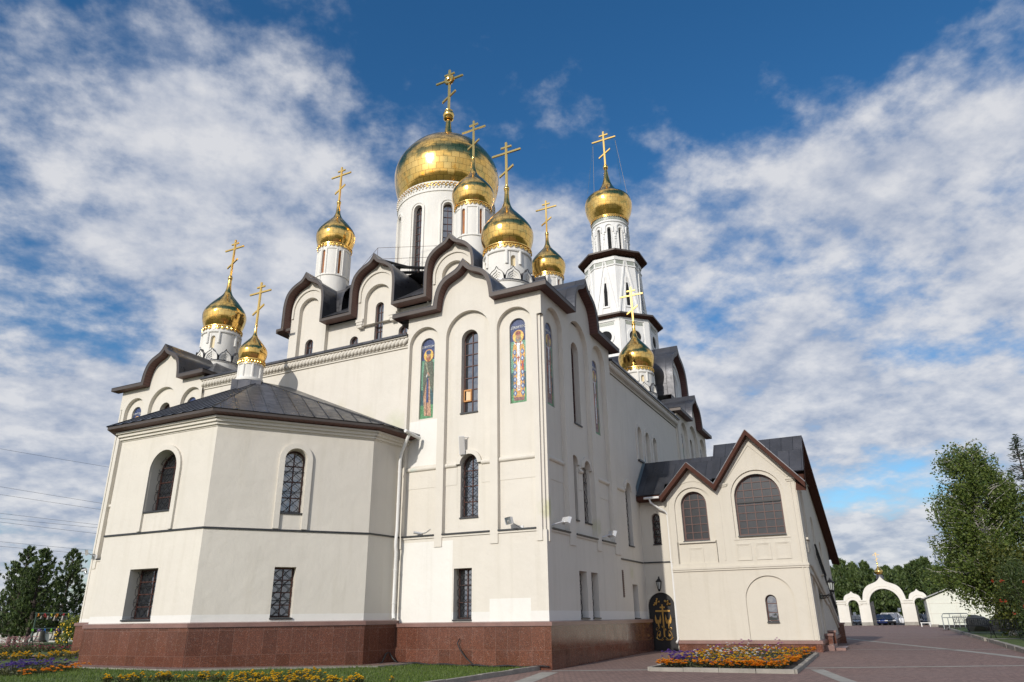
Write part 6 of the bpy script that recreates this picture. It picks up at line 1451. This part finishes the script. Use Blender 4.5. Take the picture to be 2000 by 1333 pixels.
def paint(n, c): 
    t = MT(n); t.base(c); t.rough(.22); t.b.inputs['Coat Weight'].default_value = .6; return t.m
white, blue, black, silver, navy = paint('white_paint', (.78, .78, .79)), paint('blue_paint', (.03, .06, .28)), paint('black_paint', (.015, .016, .02)), paint('silver_paint', (.42, .44, .47)), paint('navy_paint', (.03, .04, .07))
car('white sport utility car side on, seen through the big arch', (110, -10.1, .02), radians(-97), white, True)
car('blue hatchback nose on at the left of the big arch', (104, -7.5, .02), radians(-160), blue); car('black saloon half hidden between the blue and the white car', (104.5, -8.75, .02), radians(-165), black)
car('silver car seen through the small left arch', (104, -4.55, .02), radians(-175), silver); car('dark car behind the right small arch, its nose showing', (105, -14.1, .02), radians(-160), navy); car('silver car at the far left beyond the low wall', (112, -1.5, .02), radians(170), silver)
car('dark car in the second row behind the right small arch', (116, -15.0, .02), radians(-170), black, True); car('dark blue car behind the silver one in the small left arch', (111, -5.2, .02), radians(-165), navy)
t = thing('signpost', 'thin dark signpost standing in the big arch before the white car', 'post', (99, -10.4, .02)); b = MB(); b.tube([(0, 0, 0), (0, 0, 1.9)], .04, 6); b.build('post', M['iron'], t); b = MB(); b.tube([(0, 0, 1.9), (0, 0, 2.0)], .06, 8); b.build('cap', M['iron'], t)
for lb, p in (('small white sign plate on a post under the big arch', (104, -10.75, 1.9)), ('small white sign plate seen through the small left arch', (101, -4.7, 1.4))):
    t = thing('sign_plate', lb, 'sign', (p[0], p[1], 0)); b = MB(); b.tube([(0, 0, 0), (0, 0, p[2])], .025, 5); b.build('post', M['iron'], t); b = MB(); b.box(FE, -.2, .2, p[2], p[2] + .5, -.03, 0); b.build('plate', M['pipe'], t)
# pylon tip over the trees
t = thing('lattice_mast', 'pale lattice mast tip rising over the pine wood', 'mast', (240, -24, 0)); b = MB()
for k in range(7):
    z0, z1 = 10 + k * 1.6, 11.6 + k * 1.6; w0, w1 = 1.6 * (1 - k / 7.5), 1.6 * (1 - (k + 1) / 7.5)
    for s in (-1, 1): b.tube([(0, s * w0, z0), (0, s * w1, z1)], .09, 4); b.tube([(0, s * w0, z0), (0, -s * w1, z1)], .05, 4)
b.tube([(0, 0, 0), (0, 0, 10)], .3, 5); b.build('lattice', simple('pale_steel', (.22, .28, .38), .6), t)

# ------------------------------------------------------------------ bell rack, garden wall, fence and wires at the left
RACK = thing('bell_rack', 'green timber rack carrying two tiers of bells with ribbons beside the church', 'bell rack', (6.15, 37.7, .32)); rm = simple('green_painted_timber', (.045, .075, .055), .6, 0, .2, 8)
fr = F((0, 0, 0), (.85, -.53, 0), (.53, .85, 0)); b = MB()      # u runs to the right in the picture
for u in (-.75, 1.15):
    b.tube([fr.p(u, 0.35, 0), fr.p(u, 2.05, 0)], .05, 6)
    for s, d in ((-.42, .3), (-.1, -.35), (.15, .35)): b.tube([fr.p(u + s, 0, d), fr.p(u, .75, 0)], .035, 5)
b.build('post', rm, RACK); b = MB()
for z in (1.98, 1.08): b.tube([fr.p(-.85, z, 0), fr.p(1.25, z, 0)], .05, 6)
b.build('crossbeam', rm, RACK)
bronze = simple('dark_bronze', (.095, .09, .075), .42, .6, .25, 9)
def bell(label, u, z, r, h):
    p = fr.p(u, z, 0); t = thing('church_bell', label, 'bell', RACK.location + p, 0, 'bells on the bell rack'); b = MB(); b.lathe((0, 0, 0), [(0, 0), (r * .45, -.0), (r * .55, -h * .12), (r * .60, -h * .5), (r * .74, -h * .78), (r * 1.0, -h), (r * .92, -h), (r * .66, -h * .76), (r * .5, -h * .4), (0, -h * .1)], 20); b.build('bell_body', bronze, t, smooth=True)
    b = MB(); b.tube([(0, 0, .12), (0, 0, 0)], .03, 5); b.build('hanger', M['iron'], t); b = MB(); b.tube([(0, 0, -h * .2), (0, 0, -h * .95)], .015, 5); b.sphere((0, 0, -h * .98), .04, 8, 6); b.build('clapper', M['iron'], t)
for a in (('biggest dark bell hanging low at the left of the rack', -.28, .96, .42, .66), ('large dark bell hanging low behind the yellow bush', .48, .96, .30, .58), ('low bell at the right end of the rack beside the post', .92, .96, .22, .42),
          ('smallest bell at the upper left of the rack', -.45, 1.86, .13, .22), ('second small bell of the upper row from the left', -.08, 1.86, .15, .26), ('third bell of the upper row, middle size', .30, 1.86, .18, .34), ('largest bell of the upper row, at its right', .75, 1.86, .24, .46)): bell(*a)
random.seed(111); rc = [simple('ribbon_%s' % n, c, .6) for n, c in (('green', (.22, .62, .03)), ('orange', (.75, .25, .02)), ('purple', (.25, .06, .42)), ('red', (.5, .03, .05)), ('blue', (.03, .15, .5)), ('yellow', (.6, .6, .05)))]
for n, (mat, cn) in enumerate(zip(rc * 2, ['green', 'orange', 'purple', 'red', 'blue', 'yellow'] * 2)):
    u = -.8 + 2.0 * ((n * 7) % 12) / 12; z = 1.98 if n % 2 else 1.08; b = MB()
    for k in range(3):
        x0, l = u + random.uniform(-.06, .06), random.uniform(.10, .26); q = [fr.p(x0 + random.uniform(-.04, .04) * j, z - l * j / 3, -.06 - .02 * j) for j in range(4)]
        for p, r_ in zip(q, q[1:]): b.face([p, p + Vector((.03, -.012, 0)), r_ + Vector((.018, -.01, 0)), r_])
    o = b.build('ribbon', mat, None); o.location = RACK.location; tag(o, '%s ribbon tied to the %s beam of the bell rack, number of strands three' % (cn, 'upper' if n % 2 else 'lower') if False else '%s ribbon strands tied along the %s beam of the bell rack' % (cn, 'upper' if n % 2 else 'lower'), 'ribbon', '%s ribbons on the %s beam' % (cn, 'upper' if n % 2 else 'lower'))
b = MB(); FWL = F((13.6, 54.2, 0), (.80, -.60, 0), (.60, .80, 0))
GW = thing('garden_wall', 'low white garden wall with flared pillar behind the pines and bell rack', 'wall', (0, 0, 0))
b.box(FWL, -9, 12, .15, .95, 0, .3); b.build('wall', M['white'], GW); b = MB(); b.box(FWL, -9, 12, .95, 1.06, -.06, .36); b.build('coping', M['concrete'], GW)
b = MB(); b.panel(FWL, [(.9, .15), (2.3, .15), (2.05, 3.0), (1.45, 3.0)], [], -.25, .5, osides=True); b.build('pillar', M['white'], GW)
FNC = thing('iron_fence', 'dark iron railing fence on the low white garden wall', 'fence', (0, 0, 0)); b = MB()
for z in (1.25, 2.75): b.box(FWL, 2.3, 12, z, z + .06, .12, .17)
b.build('rail', M['iron'], FNC); b = MB()
for k in range(60): u = 2.4 + k * .16; b.box(FWL, u, u + .025, 1.06, 2.85, .13, .16)
b.build('bars', M['iron'], FNC)
t = thing('hedge', 'dense brownish hedge behind the iron fence at the left', 'hedge', (15.2, 56.6, .1)); b = MB(); bush(b, 0, 0, .95, 8.0, 1.6, 1.0, 5200, .10, .5, seed=121); b.build('foliage', leafmat('hedge_leaves', (.035, .035, .016), (.095, .075, .045)), t, merge=False)
for k, (z0, z1) in enumerate(((24.31, 23.17), (19.27, 17.92), (18.25, 17.04), (15.82, 14.89), (15.15, 14.46), (14.69, 13.68), (12.17, 11.37), (11.58, 10.81))):
    a, e = Vector((32, 95.8, z0)), Vector((42, 89.5, z1)); d = e - a; b = MB(); P = []
    for i in range(13): s = -1.5 + i * .5; q = a + d * s; P.append((q.x, q.y, q.z + .05 * (s - .5) ** 2))
    b.tube(P, .016, 4); lab = ['single topmost power line, well above the others at the left', 'upper power line of the pair below the topmost one', 'lower power line of the pair below the topmost one', 'highest power line of the middle three', 'middle power line of the middle three', 'lowest power line of the middle three', 'upper power line of the lowest pair, above the pines', 'lowest power line of all, just above the pines'][k]
    tag(b.build('power_line', M['cable']), lab, 'power line', 'power lines at the left')
